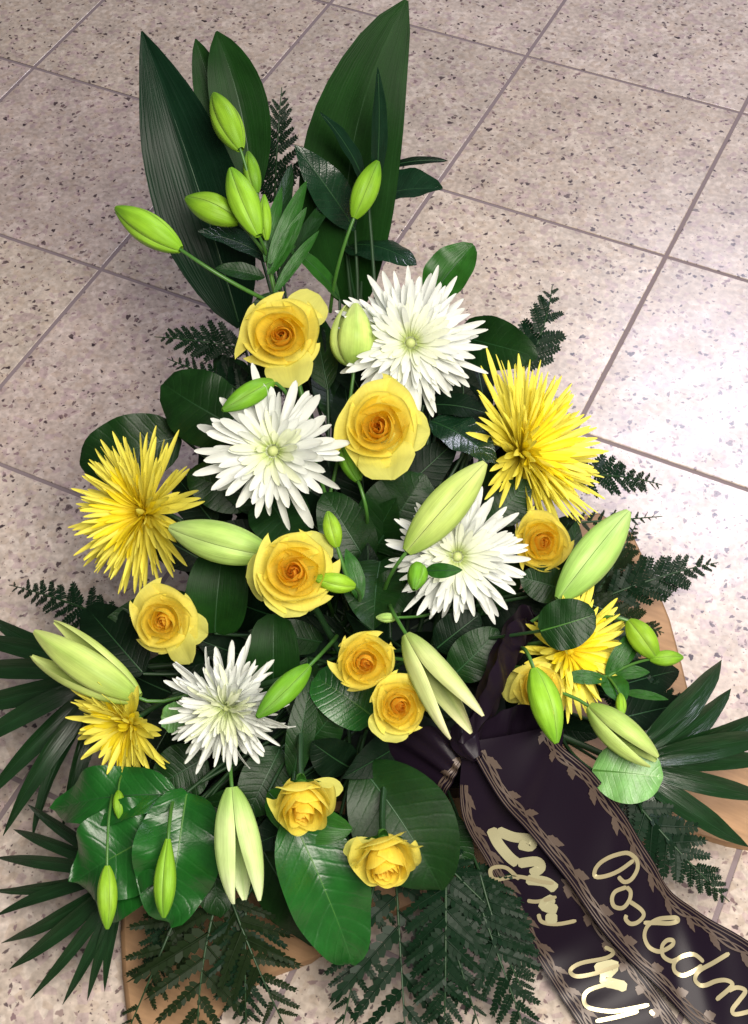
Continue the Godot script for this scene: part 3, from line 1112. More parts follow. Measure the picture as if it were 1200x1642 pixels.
	leaf("lily_leaf", "dark strap leaf bending out above the top yellow rose towards the single bud", Vector3(-0.056, 0.26, -0.0921), Vector3(-0.109, 0.33, -0.0764), 0.0186, M.lily_leaf, {"sharp": 0.7, "look": Vector3(0.0986, 0.9821, 0.1606)})
	leaf("ruscus_leaf", "long glossy green leaf lying across the streaked leaf below the bud cluster", Vector3(-0.1147, 0.3, -0.0733), Vector3(-0.1844, 0.34, -0.0454), 0.0281, M.gloss_leaf, {"look": Vector3(0.3556, 0.931, -0.0826), "sharp": 0.6, "fold": 0.3})
	# left side
	leaf("salal_leaf", "round dark leaf with a pale edge above the left yellow chrysanthemum", Vector3(-0.0829, 0.22, 0.0758), Vector3(-0.1776, 0.23, 0.0615), 0.0738, Dk, {"sharp": 0.5, "look": Vector3(0.1129, 0.7522, 0.6492), "cup": 0.2})
	leaf("salal_leaf", "broad dark leaf behind the petals of the left yellow chrysanthemum", Vector3(-0.1538, 0.18, 0.0801), Vector3(-0.2394, 0.16, 0.1425), 0.0701, Dk, {"sharp": 0.5, "look": Vector3(0.204, 0.7614, 0.6154)})
	leaf("aspidistra_leaf", "dark leaf folded into a loop above the small left rose", Vector3(-0.0089, 0.17, 0.2654), Vector3(-0.0269, 0.22, 0.208), 0.0571, A, {"sharp": 0.3, "arch": 0.2, "ripple": 0.0})
	leaf("aspidistra_leaf", "dark leaf folded into a loop below the amber-centred middle rose", Vector3(0.0632, 0.14, 0.2887), Vector3(0.0423, 0.2, 0.2404), 0.0486, A, {"sharp": 0.3, "arch": 0.2, "ripple": 0.0})
	leaf("aspidistra_leaf", "glossy folded leaf with bright creases beside the lower of two touching roses", Vector3(0.1648, 0.18, 0.2869), Vector3(0.106, 0.2, 0.2825), 0.0479, M.green_leaf, {"sharp": 0.3, "arch": 0.16, "ripple": 0.0, "look": Vector3(0.0835, 0.933, 0.3501), "rib": M.stem})
	leaf("salal_leaf", "dark leaf left of the large white chrysanthemum, below the round leaf", Vector3(-0.0415, 0.19, 0.1248), Vector3(-0.1074, 0.21, 0.139), 0.0479, Dk, {"sharp": 0.5})
	leaf("salal_leaf", "dark broad leaf under the lower petals of the large white chrysanthemum", Vector3(-0.026, 0.2, 0.1262), Vector3(0.0327, 0.21, 0.1721), 0.0588, Dk, {"sharp": 0.5, "look": Vector3(0.1885, 0.918, 0.3488)})
	# the middle
	leaf("salal_leaf", "broad dark leaf in the middle gap below the second rose", Vector3(0.0889, 0.19, 0.1298), Vector3(0.1101, 0.24, 0.0644), 0.0759, Dk, {"sharp": 0.55, "look": Vector3(0.398, 0.7248, 0.5624)})
	leaf("salal_leaf", "dark leaf standing left of the broad one in the middle gap", Vector3(0.0914, 0.19, 0.1485), Vector3(0.0315, 0.23, 0.117), 0.0496, Dk, {"sharp": 0.55})
	leaf("ivy_leaf", "three-cornered dark leaf left of the lowest white petals of the middle right flower", Vector3(0.1101, 0.22, 0.1593), Vector3(0.1387, 0.225, 0.2312), 0.0615, Dk, {"sharp": 0.6, "peak": 0.35, "fold": 0.3, "look": Vector3(0.03, 0.885, 0.4646)})
	leaf("ivy_leaf", "dark leaf touching the left petals of the middle right white flower", Vector3(0.1229, 0.22, 0.1986), Vector3(0.1626, 0.23, 0.1652), 0.0392, Dk, {"sharp": 0.6, "peak": 0.4, "look": Vector3(0.2938, 0.892, 0.3435)})
	leaf("lily_leaf", "small dark pointed leaf lying on the white petals of the middle right flower", Vector3(0.1713, 0.29, 0.1963), Vector3(0.2022, 0.3, 0.1888), 0.0131, M.lily_leaf, {"sharp": 0.75, "stalk": false, "fold": 0.2})
	leaf("ruscus_leaf", "dark leaf right of the large diagonal bud under the right yellow chrysanthemum", Vector3(0.1757, 0.2, 0.0651), Vector3(0.1979, 0.22, 0.014), 0.0414, Dk, {})
	leaf("ruscus_leaf", "narrow green leaf running from the right yellow chrysanthemum down to the long right bud", Vector3(0.2618, 0.17, 0.0769), Vector3(0.2516, 0.2, 0.0255), 0.0223, Dk, {})
	# right side
	leaf("salal_leaf", "smooth dark leaf with a pale midrib above the partly hidden yellow chrysanthemum", Vector3(0.2738, 0.245, 0.1832), Vector3(0.3127, 0.26, 0.1569), 0.0437, Dk, {"sharp": 0.45, "look": Vector3(0.3058, 0.8219, 0.4806), "rib": M.stem})
	leaf("salal_leaf", "dark leaf beneath the small right rose", Vector3(0.2677, 0.19, 0.097), Vector3(0.2281, 0.2, 0.1078), 0.0346, Dk, {"sharp": 0.5})
	leaf("salal_leaf", "pale green rounded leaf at the edge of the black ribbon", Vector3(0.3523, 0.15, 0.238), Vector3(0.4105, 0.155, 0.2205), 0.0532, M.pale_leaf, {"sharp": 0.5, "peak": 0.5, "look": Vector3(0.2745, 0.9119, 0.3051), "rib": M.stem, "fold": 0.12, "to": Vector3(0.3095, 0.1, 0.1911)})
	leaf("salal_leaf", "dark leaf between the white-green split bud and the standing ribbon loops", Vector3(0.212, 0.19, 0.226), Vector3(0.2354, 0.215, 0.1787), 0.0409, Dk, {"sharp": 0.55, "look": Vector3(0.2879, 0.849, 0.443)})
	leaf("salal_leaf", "dark leaf under the white petals above the standing ribbon loops", Vector3(0.19, 0.2, 0.2111), Vector3(0.2151, 0.22, 0.1737), 0.0354, M.black_leaf, {"sharp": 0.55, "look": Vector3(0.207, 0.8982, 0.3879)})
	leaf("salal_leaf", "dark leaf in the shade between the lower white chrysanthemum and the two touching roses", Vector3(0.1135, 0.15, 0.334), Vector3(0.135, 0.19, 0.2935), 0.0416, Dk, {"sharp": 0.55, "look": Vector3(0.3314, 0.8449, 0.4198)})
	leaf("salal_leaf", "dark leaf behind the rose that tilts down, beside the glossy folded leaf", Vector3(0.1563, 0.14, 0.3216), Vector3(0.1267, 0.18, 0.3319), 0.0382, M.black_leaf, {"sharp": 0.55})
	# bottom
	leaf("salal_leaf", "large shiny green leaf behind the two hanging buds at the lower left", Vector3(0.0467, 0.135, 0.4302), Vector3(-0.02, 0.105, 0.5078), 0.0812, Gr, {"sharp": 0.62, "look": Vector3(0.0403, 0.9286, 0.3688), "ripple": 0.10, "waves": 2.6, "fold": 0.22, "arch": 0.16, "nu": 21, "rib": M.stem})
	leaf("salal_leaf", "wide green leaf with bright gloss left of the hanging split bud", Vector3(0.042, 0.15, 0.4079), Vector3(0.0727, 0.1, 0.5017), 0.0751, Gr, {"sharp": 0.6, "look": Vector3(0.2355, 0.9444, 0.2292), "ripple": 0.10, "waves": 2.4, "fold": 0.28, "arch": 0.17, "nu": 21, "rib": M.stem})
	leaf("salal_leaf", "green leaf with wet highlights under the side-turned yellow chrysanthemum on the left", Vector3(0.0362, 0.15, 0.4139), Vector3(-0.0726, 0.105, 0.458), 0.0527, Gr, {"sharp": 0.62, "look": Vector3(0.003, 0.9866, 0.1634), "ripple": 0.11, "waves": 2.2, "arch": 0.17, "fold": 0.3, "nu": 21})
	leaf("salal_leaf", "green leaf lowest at the left, just above the spread palm fingers", Vector3(0.0301, 0.12, 0.4434), Vector3(0.0167, 0.09, 0.5228), 0.0592, Gr, {"sharp": 0.6, "look": Vector3(-0.0704, 0.8868, 0.4568), "ripple": 0.08, "waves": 2.0, "arch": 0.15, "fold": 0.2, "nu": 19})
	leaf("salal_leaf", "ruffled darker leaf right behind the hanging split bud", Vector3(0.0558, 0.13, 0.4037), Vector3(0.1033, 0.085, 0.4745), 0.0515, Dk, {"sharp": 0.6, "look": Vector3(0.3763, 0.8777, 0.2967), "ripple": 0.09, "arch": 0.12})
	leaf("salal_leaf", "dark green leaf along the left of the large pointed leaf at the bottom", Vector3(0.0999, 0.115, 0.4013), Vector3(0.2001, 0.03, 0.4365), 0.0603, Dk, {"sharp": 0.55, "look": Vector3(-0.1153, 0.7324, 0.6711), "fold": 0.1})
	leaf("salal_leaf", "large pointed shiny green leaf hanging lowest at the bottom middle", Vector3(0.1354, 0.16, 0.3916), Vector3(0.2233, 0.06, 0.4548), 0.0725, Gr, {"sharp": 0.66, "peak": 0.42, "look": Vector3(0.2485, 0.9559, 0.1568), "fold": 0.34, "arch": 0.14, "ripple": 0.06, "waves": 2.3, "nu": 21, "rib": M.stem})
	leaf("salal_leaf", "broad smooth green leaf behind the lowest rose, its corner tip next to the ribbon", Vector3(0.1649, 0.15, 0.3199), Vector3(0.2708, 0.1, 0.3755), 0.0895, M.dark_leaf, {"sharp": 0.66, "peak": 0.5, "fold": 0.16, "bow": -0.05, "ripple": 0.05, "waves": 1.6, "nu": 19})
	leaf("rose_leaf", "lighter green leaf cupping the rose that tilts down at the bottom", Vector3(0.1089, 0.16, 0.3817), Vector3(0.1886, 0.155, 0.3796), 0.0384, M.lily_leaf, {"sharp": 0.5, "bow": 0.10, "look": Vector3(0.3105, 0.7302, 0.6086)})
	leaf("salal_leaf", "dark leaf in the shade between the split bud and the rose that tilts down", Vector3(0.0957, 0.15, 0.3357), Vector3(0.0938, 0.13, 0.3988), 0.0438, Dk, {"sharp": 0.5})
	leaf("salal_leaf", "dark leaf under the lower white chrysanthemum, left of its stem", Vector3(0.0365, 0.14, 0.3681), Vector3(0.0066, 0.13, 0.4071), 0.0501, Dk, {"sharp": 0.5})
	leaf("salal_leaf", "small green leaf between the broad corner-tipped leaf and the ribbon edge", Vector3(0.2361, 0.1, 0.3091), Vector3(0.2803, 0.08, 0.3362), 0.0334, Dk, {"sharp": 0.5})
	leaf("lily_leaf", "long narrow leaf between the lower white flower and the two touching roses", Vector3(0.1199, 0.15, 0.3579), Vector3(0.1015, 0.2, 0.2811), 0.0250, Dk, {"sharp": 0.6})
	leaf("salal_leaf", "dark leaf low at the left, under the split bud that points up and left", Vector3(-0.0642, 0.13, 0.3129), Vector3(-0.147, 0.14, 0.2779), 0.0535, M.black_leaf, {"sharp": 0.5, "look": Vector3(0.0498, 0.9608, 0.2729)})
	leaf("rose_leaf", "small light green frilled leaf touching the left of the lower white chrysanthemum", Vector3(0.0228, 0.19, 0.3601), Vector3(0.0018, 0.195, 0.3731), 0.0282, M.pale_leaf, {"sharp": 0.4, "ripple": 0.12, "waves": 5.0, "midrib": false})


func ferns() -> void:
	rng.seed = 57
	fern("small dark fern tip rising over the tiles beside the right yellow chrysanthemum", Vector3(0.1279, 0.18, -0.1453), Vector3(0.12, 0.22, -0.2415), 0.0818, M.fern, {"pairs": 9, "bow": 0.05, "wide": 1.5})
	fern("blackish fern between the tall leaves at the back", Vector3(-0.1849, 0.26, -0.1909), Vector3(-0.2046, 0.36, -0.2598), 0.0796, M.fern, {"pairs": 12, "wide": 1.2})
	fern("fern tip at the left, level with the top yellow rose", Vector3(-0.1387, 0.2, -0.0405), Vector3(-0.2387, 0.2, -0.0142), 0.0625, M.fern, {"pairs": 10, "wide": 1.4, "arch": 0.18})
	fern("fern above the round dark leaf at the left", Vector3(-0.0831, 0.22, 0.0307), Vector3(-0.2042, 0.21, 0.0151), 0.0543, M.fern, {"pairs": 10, "wide": 1.4})
	fern("fern behind the right yellow chrysanthemum, its tip just past the petals", Vector3(0.209, 0.16, -0.0529), Vector3(0.2976, 0.1, -0.1309), 0.0674, M.fern, {"pairs": 10, "wide": 1.5, "look": Vector3(0.17, 0.9354, 0.3099)})
	fern("separate fern tip pointing right across the bright floor", Vector3(0.2892, 0.06, -0.0022), Vector3(0.3793, 0.07, -0.0826), 0.0769, M.fern, {"pairs": 11, "wide": 1.4, "bow": -0.04})
	fern("brownish fern in the shade over the right end of the tan board", Vector3(0.2728, 0.05, 0.0236), Vector3(0.2816, 0.04, -0.117), 0.0787, M.fern_brown, {"pairs": 13, "wide": 1.3})
	fern("fern hanging over the edge of the board right of the long bud", Vector3(0.2688, 0.06, 0.0158), Vector3(0.3536, 0.03, -0.0034), 0.0642, M.fern_brown, {"pairs": 12, "wide": 1.3})
	fern("brown-green fern low behind the long smooth bud, tip at the board edge", Vector3(0.2562, 0.06, -0.0083), Vector3(0.3103, 0.03, -0.0833), 0.0723, M.fern_brown, {"pairs": 11, "wide": 1.4})
	fern("dark fern lying under the arching lily stem at the right", Vector3(0.2837, 0.08, 0.0606), Vector3(0.3832, 0.035, 0.0474), 0.0815, M.fern, {"pairs": 11, "wide": 1.4})
	fern("dark fern between the right palm leaf and the arching lily stem", Vector3(0.323, 0.085, 0.1238), Vector3(0.4096, 0.05, 0.076), 0.0664, M.fern, {"pairs": 11, "wide": 1.4})
	leaf("ruscus_leaf", "dark pointed leaf under the arching lily stem, over the board edge", Vector3(0.3246, 0.1, 0.1326), Vector3(0.3828, 0.06, 0.0522), 0.0386, M.black_leaf, {"sharp": 0.7, "look": Vector3(0.255, 0.9294, 0.2669)})
	leaf("ruscus_leaf", "dark pointed leaf above the right palm leaf, under the thin lily leaves", Vector3(0.3389, 0.1, 0.1628), Vector3(0.4044, 0.07, 0.0895), 0.0345, M.black_leaf, {"sharp": 0.7, "look": Vector3(0.17, 0.9354, 0.3099)})
	fern("dark fern thread low behind the right yellow chrysanthemum", Vector3(0.2162, 0.08, -0.0532), Vector3(0.3039, 0.04, -0.1386), 0.0400, M.fern, {"pairs": 10})
	fern("fern tip beside the ribbon at the lower right", Vector3(0.3866, 0.09, 0.2156), Vector3(0.4999, 0.05, 0.2554), 0.0840, M.fern, {"pairs": 12, "wide": 1.5, "bow": 0.03, "look": Vector3(0.0403, 0.9286, 0.3688)})
	fern("short fern under the palm leaf at the right", Vector3(0.3813, 0.09, 0.2008), Vector3(0.4594, 0.06, 0.2429), 0.0623, M.fern, {"pairs": 10, "wide": 1.5, "bow": 0.06})
	fern("drooping fern over the left end of the tan board, its stalk turned down", Vector3(0.0945, 0.09, 0.4559), Vector3(0.1308, 0.025, 0.5704), 0.1632, M.fern_brown, {"pairs": 6, "bow": 0.05, "wide": 0.75, "arch": 0.06})
	fern("fern spreading over the board right of the drooping one", Vector3(0.1062, 0.09, 0.4567), Vector3(0.193, 0.03, 0.522), 0.1133, M.fern_brown, {"pairs": 7, "wide": 0.8})
	fern("fern on the floor below the lowest rose", Vector3(0.224, 0.07, 0.3692), Vector3(0.3031, 0.02, 0.5122), 0.1905, M.fern, {"pairs": 6, "wide": 0.62, "arch": 0.06})
	fern("dark fern in the shadow left of the ribbon", Vector3(0.2749, 0.08, 0.3335), Vector3(0.3944, 0.02, 0.4486), 0.1144, M.fern, {"pairs": 11, "wide": 1.0})
	fern("dense dark fern between the two bottom ferns", Vector3(0.2506, 0.085, 0.354), Vector3(0.3415, 0.03, 0.4481), 0.0924, M.fern, {"pairs": 9, "wide": 0.9})
	fern("dark fern crowded against the lower ribbon tail", Vector3(0.2927, 0.085, 0.3404), Vector3(0.3722, 0.03, 0.4097), 0.0929, M.fern, {"pairs": 12, "wide": 1.0, "bow": 0.04})
	fern("dark fern pointing straight down between the floor fern and the ribbon", Vector3(0.2662, 0.09, 0.3553), Vector3(0.3193, 0.025, 0.4745), 0.1145, M.fern, {"pairs": 11, "wide": 1.0})
	fern("fern tucked under the large pointed leaf, tip at the tile joint", Vector3(0.2102, 0.07, 0.3854), Vector3(0.2319, 0.02, 0.497), 0.0983, M.fern, {"pairs": 8, "wide": 0.9})
	fern("fern over the bare left end of the tan board", Vector3(0.0656, 0.08, 0.4651), Vector3(0.0661, 0.025, 0.5808), 0.0931, M.fern_brown, {"pairs": 9, "wide": 0.9})
	fern("green fern between the two ferns on the tan board", Vector3(0.1171, 0.085, 0.4492), Vector3(0.1591, 0.03, 0.5352), 0.1086, M.fern, {"pairs": 8, "wide": 0.8})
	fern("short dark fern below the broad corner-tipped leaf", Vector3(0.2515, 0.09, 0.3429), Vector3(0.3438, 0.055, 0.3659), 0.0661, M.fern, {"pairs": 11, "wide": 1.3})
	fern("dark fern lying flat above the left palm leaf", Vector3(-0.1244, 0.1, 0.2584), Vector3(-0.2849, 0.05, 0.2448), 0.0697, M.fern, {"pairs": 12, "wide": 1.5, "look": Vector3(0.17, 0.9354, 0.3099)})
	fern("fern in the shade under the large shiny leaf at the lower left", Vector3(0.0544, 0.07, 0.4594), Vector3(0.0664, 0.03, 0.5435), 0.0664, M.fern, {"pairs": 11, "wide": 1.1})


func palms() -> void:
	rng.seed = 63
	var h := Vector3.ZERO
	palm("palm leaf spreading from under the flowers across the left edge", Vector3(-0.106, 0.09, 0.3022), [
		[Vector3(-0.2782, 0.06, 0.2895), 0.0194], [Vector3(-0.2918, 0.05, 0.3181), 0.0193], [Vector3(-0.2847, 0.05, 0.3598), 0.0216], [Vector3(-0.2652, 0.045, 0.3988), 0.0215],
		[Vector3(-0.2201, 0.04, 0.4317), 0.0194], [Vector3(-0.1714, 0.035, 0.4607), 0.0186], [Vector3(-0.1362, 0.03, 0.4769), 0.0186], [Vector3(-0.1075, 0.03, 0.4702), 0.0185, Vector3(-0.1127, 0.9329, 0.342)], [Vector3(-0.0867, 0.035, 0.4489), 0.0172]],
		M.palm, HEART)
	palm("palm leaf with thin fingers fanned out over the floor at the lower left", Vector3(0.0071, 0.075, 0.4713), [
		[Vector3(-0.1284, 0.035, 0.4687), 0.0121], [Vector3(-0.1288, 0.03, 0.4976), 0.0131], [Vector3(-0.1175, 0.025, 0.5257), 0.0131], [Vector3(-0.1014, 0.02, 0.5436), 0.0119], [Vector3(-0.0819, 0.02, 0.5616), 0.0141],
		[Vector3(-0.0631, 0.016, 0.5783), 0.0151], [Vector3(-0.0316, 0.014, 0.5916), 0.0111], [Vector3(-0.0023, 0.014, 0.5838), 0.0112], [Vector3(0.0156, 0.014, 0.571), 0.0100], [Vector3(0.0259, 0.016, 0.5576), 0.0095], [Vector3(-0.1261, 0.045, 0.4446), 0.0115]],
		M.palm, HEART)
	palm("palm leaf with broad glossy fingers spread over the right edge", Vector3(0.3715, 0.1, 0.1937), [
		[Vector3(0.4186, 0.085, 0.0387), 0.0270], [Vector3(0.4357, 0.075, 0.0597), 0.0252, FACE, Vector3(0.3685, 0.1, 0.2021)], [Vector3(0.47, 0.07, 0.0676), 0.0262], [Vector3(0.4919, 0.06, 0.0811), 0.0239],
		[Vector3(0.501, 0.055, 0.1046), 0.0203], [Vector3(0.507, 0.045, 0.1391), 0.0196], [Vector3(0.5003, 0.035, 0.1899), 0.0235, Vector3(0.2962, 0.9232, 0.2447)], [Vector3(0.4246, 0.06, 0.2409), 0.0176, Vector3(0.2555, 0.9634, 0.0813)]],
		M.palm, HEART)


func ribbon() -> void:
	var o := thing("ribbon", "black mourning ribbon with golden handwriting and a printed twig border", "ribbon", Vector3(0.2494, 0.19, 0.2799))
	var l1 := [Vector3(0.2467, 0.185, 0.2815), Vector3(0.2639, 0.135, 0.3183), Vector3(0.2995, 0.09, 0.3344), Vector3(0.3454, 0.045, 0.361), Vector3(0.3817, 0.02, 0.3802), Vector3(0.4174, 0.008, 0.4012), Vector3(0.46, 0.004, 0.4294)]
	var r1 := [Vector3(0.2578, 0.185, 0.2763), Vector3(0.3169, 0.125, 0.2905), Vector3(0.3631, 0.085, 0.3069), Vector3(0.4141, 0.045, 0.3251), Vector3(0.4563, 0.022, 0.3405), Vector3(0.4981, 0.008, 0.3627), Vector3(0.538, 0.004, 0.3863)]
	var l2 := [Vector3(0.2503, 0.195, 0.2824), Vector3(0.2904, 0.16, 0.3022), Vector3(0.3199, 0.13, 0.3059), Vector3(0.3667, 0.092, 0.3181), Vector3(0.4137, 0.056, 0.3356), Vector3(0.4622, 0.03, 0.3457), Vector3(0.5062, 0.014, 0.3592), Vector3(0.5499, 0.007, 0.3729), Vector3(0.6056, 0.005, 0.3938)]
	var r2 := [Vector3(0.311, 0.2, 0.2403), Vector3(0.323, 0.185, 0.2455), Vector3(0.3526, 0.165, 0.2463), Vector3(0.3876, 0.125, 0.2505), Vector3(0.4204, 0.09, 0.2615), Vector3(0.4508, 0.055, 0.2707), Vector3(0.4829, 0.03, 0.2675), Vector3(0.5307, 0.013, 0.267), Vector3(0.5826, 0.006, 0.2729)]
	var left := ribbon_piece(o, "ribbon_tail", l1, r1)
	left.set_meta("label", "lower ribbon tail, its writing smeared")
	var right := ribbon_piece(o, "ribbon_tail", l2, r2)
	right.set_meta("label", "upper ribbon tail with the word Posledn")
	border(o, left, l1, r1, false, 0.10, 1.0, 11.0, 0.1104)
	border(o, left, l1, r1, true, 0.35, 1.0, 8.0, 0.1104)
	border(o, right, l2, r2, false, 0.03, 1.0, 12.0, 0.1119)
	border(o, right, l2, r2, true, 0.02, 1.0, 12.0, 0.1119)
	for line in [[Vector2(0.800, 0.472), Vector2(0.560, 0.446), Vector2(0.310, 0.414), Vector2(0.330, 0.402), Vector2(0.450, 0.402), Vector2(0.610, 0.416), Vector2(0.770, 0.444), Vector2(0.830, 0.476), Vector2(0.780, 0.492), Vector2(0.650, 0.490), Vector2(0.550, 0.474), Vector2(0.520, 0.452)], [Vector2(0.540, 0.486), Vector2(0.400, 0.464), Vector2(0.310, 0.464), Vector2(0.280, 0.478), Vector2(0.360, 0.500), Vector2(0.480, 0.508), Vector2(0.550, 0.502), Vector2(0.540, 0.486)], [Vector2(0.470, 0.510), Vector2(0.520, 0.544), Vector2(0.500, 0.558), Vector2(0.390, 0.550), Vector2(0.310, 0.534), Vector2(0.300, 0.518), Vector2(0.340, 0.516)], [Vector2(0.440, 0.564), Vector2(0.570, 0.600), Vector2(0.710, 0.646), Vector2(0.780, 0.664), Vector2(0.780, 0.650), Vector2(0.630, 0.604), Vector2(0.470, 0.578), Vector2(0.340, 0.576), Vector2(0.280, 0.594), Vector2(0.320, 0.620), Vector2(0.410, 0.642), Vector2(0.520, 0.662), Vector2(0.560, 0.660), Vector2(0.510, 0.642), Vector2(0.410, 0.630), Vector2(0.330, 0.638), Vector2(0.360, 0.666), Vector2(0.430, 0.684)], [Vector2(0.570, 0.758), Vector2(0.570, 0.726), Vector2(0.480, 0.694), Vector2(0.370, 0.676), Vector2(0.300, 0.680), Vector2(0.320, 0.704), Vector2(0.420, 0.730), Vector2(0.530, 0.754)], [Vector2(0.800, 0.826), Vector2(0.640, 0.790), Vector2(0.470, 0.748), Vector2(0.370, 0.738), Vector2(0.350, 0.752), Vector2(0.390, 0.770), Vector2(0.490, 0.798), Vector2(0.560, 0.824), Vector2(0.570, 0.842), Vector2(0.500, 0.834), Vector2(0.340, 0.804)], [Vector2(0.490, 0.834), Vector2(0.560, 0.852), Vector2(0.590, 0.870), Vector2(0.570, 0.874), Vector2(0.470, 0.862), Vector2(0.370, 0.850), Vector2(0.350, 0.858), Vector2(0.450, 0.888), Vector2(0.550, 0.908)]]:
		var letter := Shape.new()
		stroke(letter, o.position, l2, r2, line, 0.0038, 0.0012)
		part(right, "letter", letter.mesh(), M.gold)
	for line in [[Vector2(0.300, 0.358), Vector2(0.230, 0.328), Vector2(0.090, 0.326), Vector2(-0.010, 0.338), Vector2(0.000, 0.360), Vector2(0.310, 0.350), Vector2(0.560, 0.360), Vector2(0.720, 0.362)], [Vector2(0.260, 0.410), Vector2(0.390, 0.410), Vector2(0.650, 0.396)], [Vector2(0.310, 0.440), Vector2(0.300, 0.460), Vector2(0.460, 0.468), Vector2(0.700, 0.462)], [Vector2(0.810, 0.546), Vector2(0.860, 0.566), Vector2(0.730, 0.588), Vector2(0.430, 0.602), Vector2(0.270, 0.626), Vector2(0.290, 0.650), Vector2(0.500, 0.644), Vector2(0.810, 0.618)], [Vector2(0.630, 0.678), Vector2(0.340, 0.700), Vector2(0.220, 0.730), Vector2(0.200, 0.766), Vector2(0.390, 0.782), Vector2(0.590, 0.774), Vector2(0.820, 0.760)], [Vector2(0.790, 0.780), Vector2(0.800, 0.796)], [Vector2(0.180, 0.818), Vector2(0.420, 0.802), Vector2(0.670, 0.782)]]:
		var letter := Shape.new()
		stroke(letter, o.position, l1, r1, line, 0.0036, 0.0013)
		part(left, "letter", letter.mesh(), M.gold)
	for line in [[Vector2(0.340, 0.206), Vector2(0.310, 0.254), Vector2(0.350, 0.294), Vector2(0.410, 0.312)], [Vector2(0.400, 0.214), Vector2(0.560, 0.230), Vector2(0.780, 0.232), Vector2(0.730, 0.254), Vector2(0.590, 0.250)], [Vector2(0.410, 0.312), Vector2(0.670, 0.302), Vector2(0.670, 0.322), Vector2(0.490, 0.342)], [Vector2(0.390, 0.358), Vector2(0.620, 0.360), Vector2(0.700, 0.378)], [Vector2(0.610, 0.400), Vector2(0.430, 0.418), Vector2(0.560, 0.430)], [Vector2(0.360, 0.452), Vector2(0.500, 0.452)], [Vector2(0.530, 0.628), Vector2(0.760, 0.618), Vector2(0.550, 0.668), Vector2(0.720, 0.696)]]:
		var letter := Shape.new()
		stroke(letter, o.position, l1, r1, line, 0.0095, 0.0010)
		part(left, "letter", letter.mesh(), M.gold_pale)
	# the bow: one loop to the lower left, two narrow loops standing up, and the knot
	var ll := [Vector3(0.2441, 0.19, 0.2758), Vector3(0.2152, 0.19, 0.2794), Vector3(0.1864, 0.165, 0.2881), Vector3(0.1737, 0.135, 0.3072), Vector3(0.1801, 0.11, 0.3342)]
	var lr := [Vector3(0.2506, 0.18, 0.2899), Vector3(0.2502, 0.17, 0.2975), Vector3(0.2476, 0.155, 0.3081), Vector3(0.2415, 0.13, 0.3223), Vector3(0.2329, 0.1, 0.345)]
	var loop := ribbon_piece(o, "bow_loop", ll, lr, 30)
	border(o, loop, ll, lr, true, 0.1, 0.98, 4.0, 0.0984)
	ribbon_piece(o, "bow_loop", [Vector3(0.2467, 0.19, 0.2845), Vector3(0.2421, 0.21, 0.2421), Vector3(0.2389, 0.22, 0.1877), Vector3(0.2443, 0.215, 0.1454), Vector3(0.2544, 0.2, 0.1408)], [Vector3(0.2606, 0.18, 0.2753), Vector3(0.2576, 0.175, 0.2263), Vector3(0.2565, 0.175, 0.1772), Vector3(0.2602, 0.18, 0.1423), Vector3(0.2649, 0.185, 0.1399)], 30)
	ribbon_piece(o, "bow_loop", [Vector3(0.245, 0.2, 0.2879), Vector3(0.249, 0.22, 0.2553), Vector3(0.2487, 0.232, 0.2193), Vector3(0.2458, 0.235, 0.1809), Vector3(0.2547, 0.225, 0.1624)], [Vector3(0.2534, 0.195, 0.2843), Vector3(0.2586, 0.2, 0.2483), Vector3(0.2613, 0.21, 0.209), Vector3(0.2598, 0.21, 0.1709), Vector3(0.2599, 0.21, 0.1564)], 30)
	ribbon_piece(o, "bow_loop", [Vector3(0.2494, 0.185, 0.2836), Vector3(0.2619, 0.2, 0.2534), Vector3(0.2863, 0.2, 0.2285), Vector3(0.3199, 0.185, 0.2303)], [Vector3(0.2611, 0.17, 0.2891), Vector3(0.2735, 0.17, 0.2634), Vector3(0.2968, 0.17, 0.249), Vector3(0.325, 0.165, 0.2461)], 30)
	var knot := Shape.new()
	var kp := PackedVector3Array()
	var kuv := PackedVector2Array()
	var b := frame_for((Vector3(0.261, 0.19, 0.2908) - Vector3(0.2358, 0.19, 0.273)).normalized())
	for i in 9:
		for k in 17:
			var a := TAU * k / 16.0
			var s := i / 8.0
			var rr := 0.012 * sin(PI * (0.12 + 0.76 * s)) * (1.0 + 0.14 * sin(a * 5.0 + s * 4.0))
			kp.append(b * Vector3(cos(a) * rr, (s - 0.5) * 0.036, sin(a) * rr * 0.8))
			kuv.append(Vector2(k / 16.0, s))
	knot.grid(kp, 9, 17, kuv)
	part(o, "knot", knot.mesh(), M.satin)


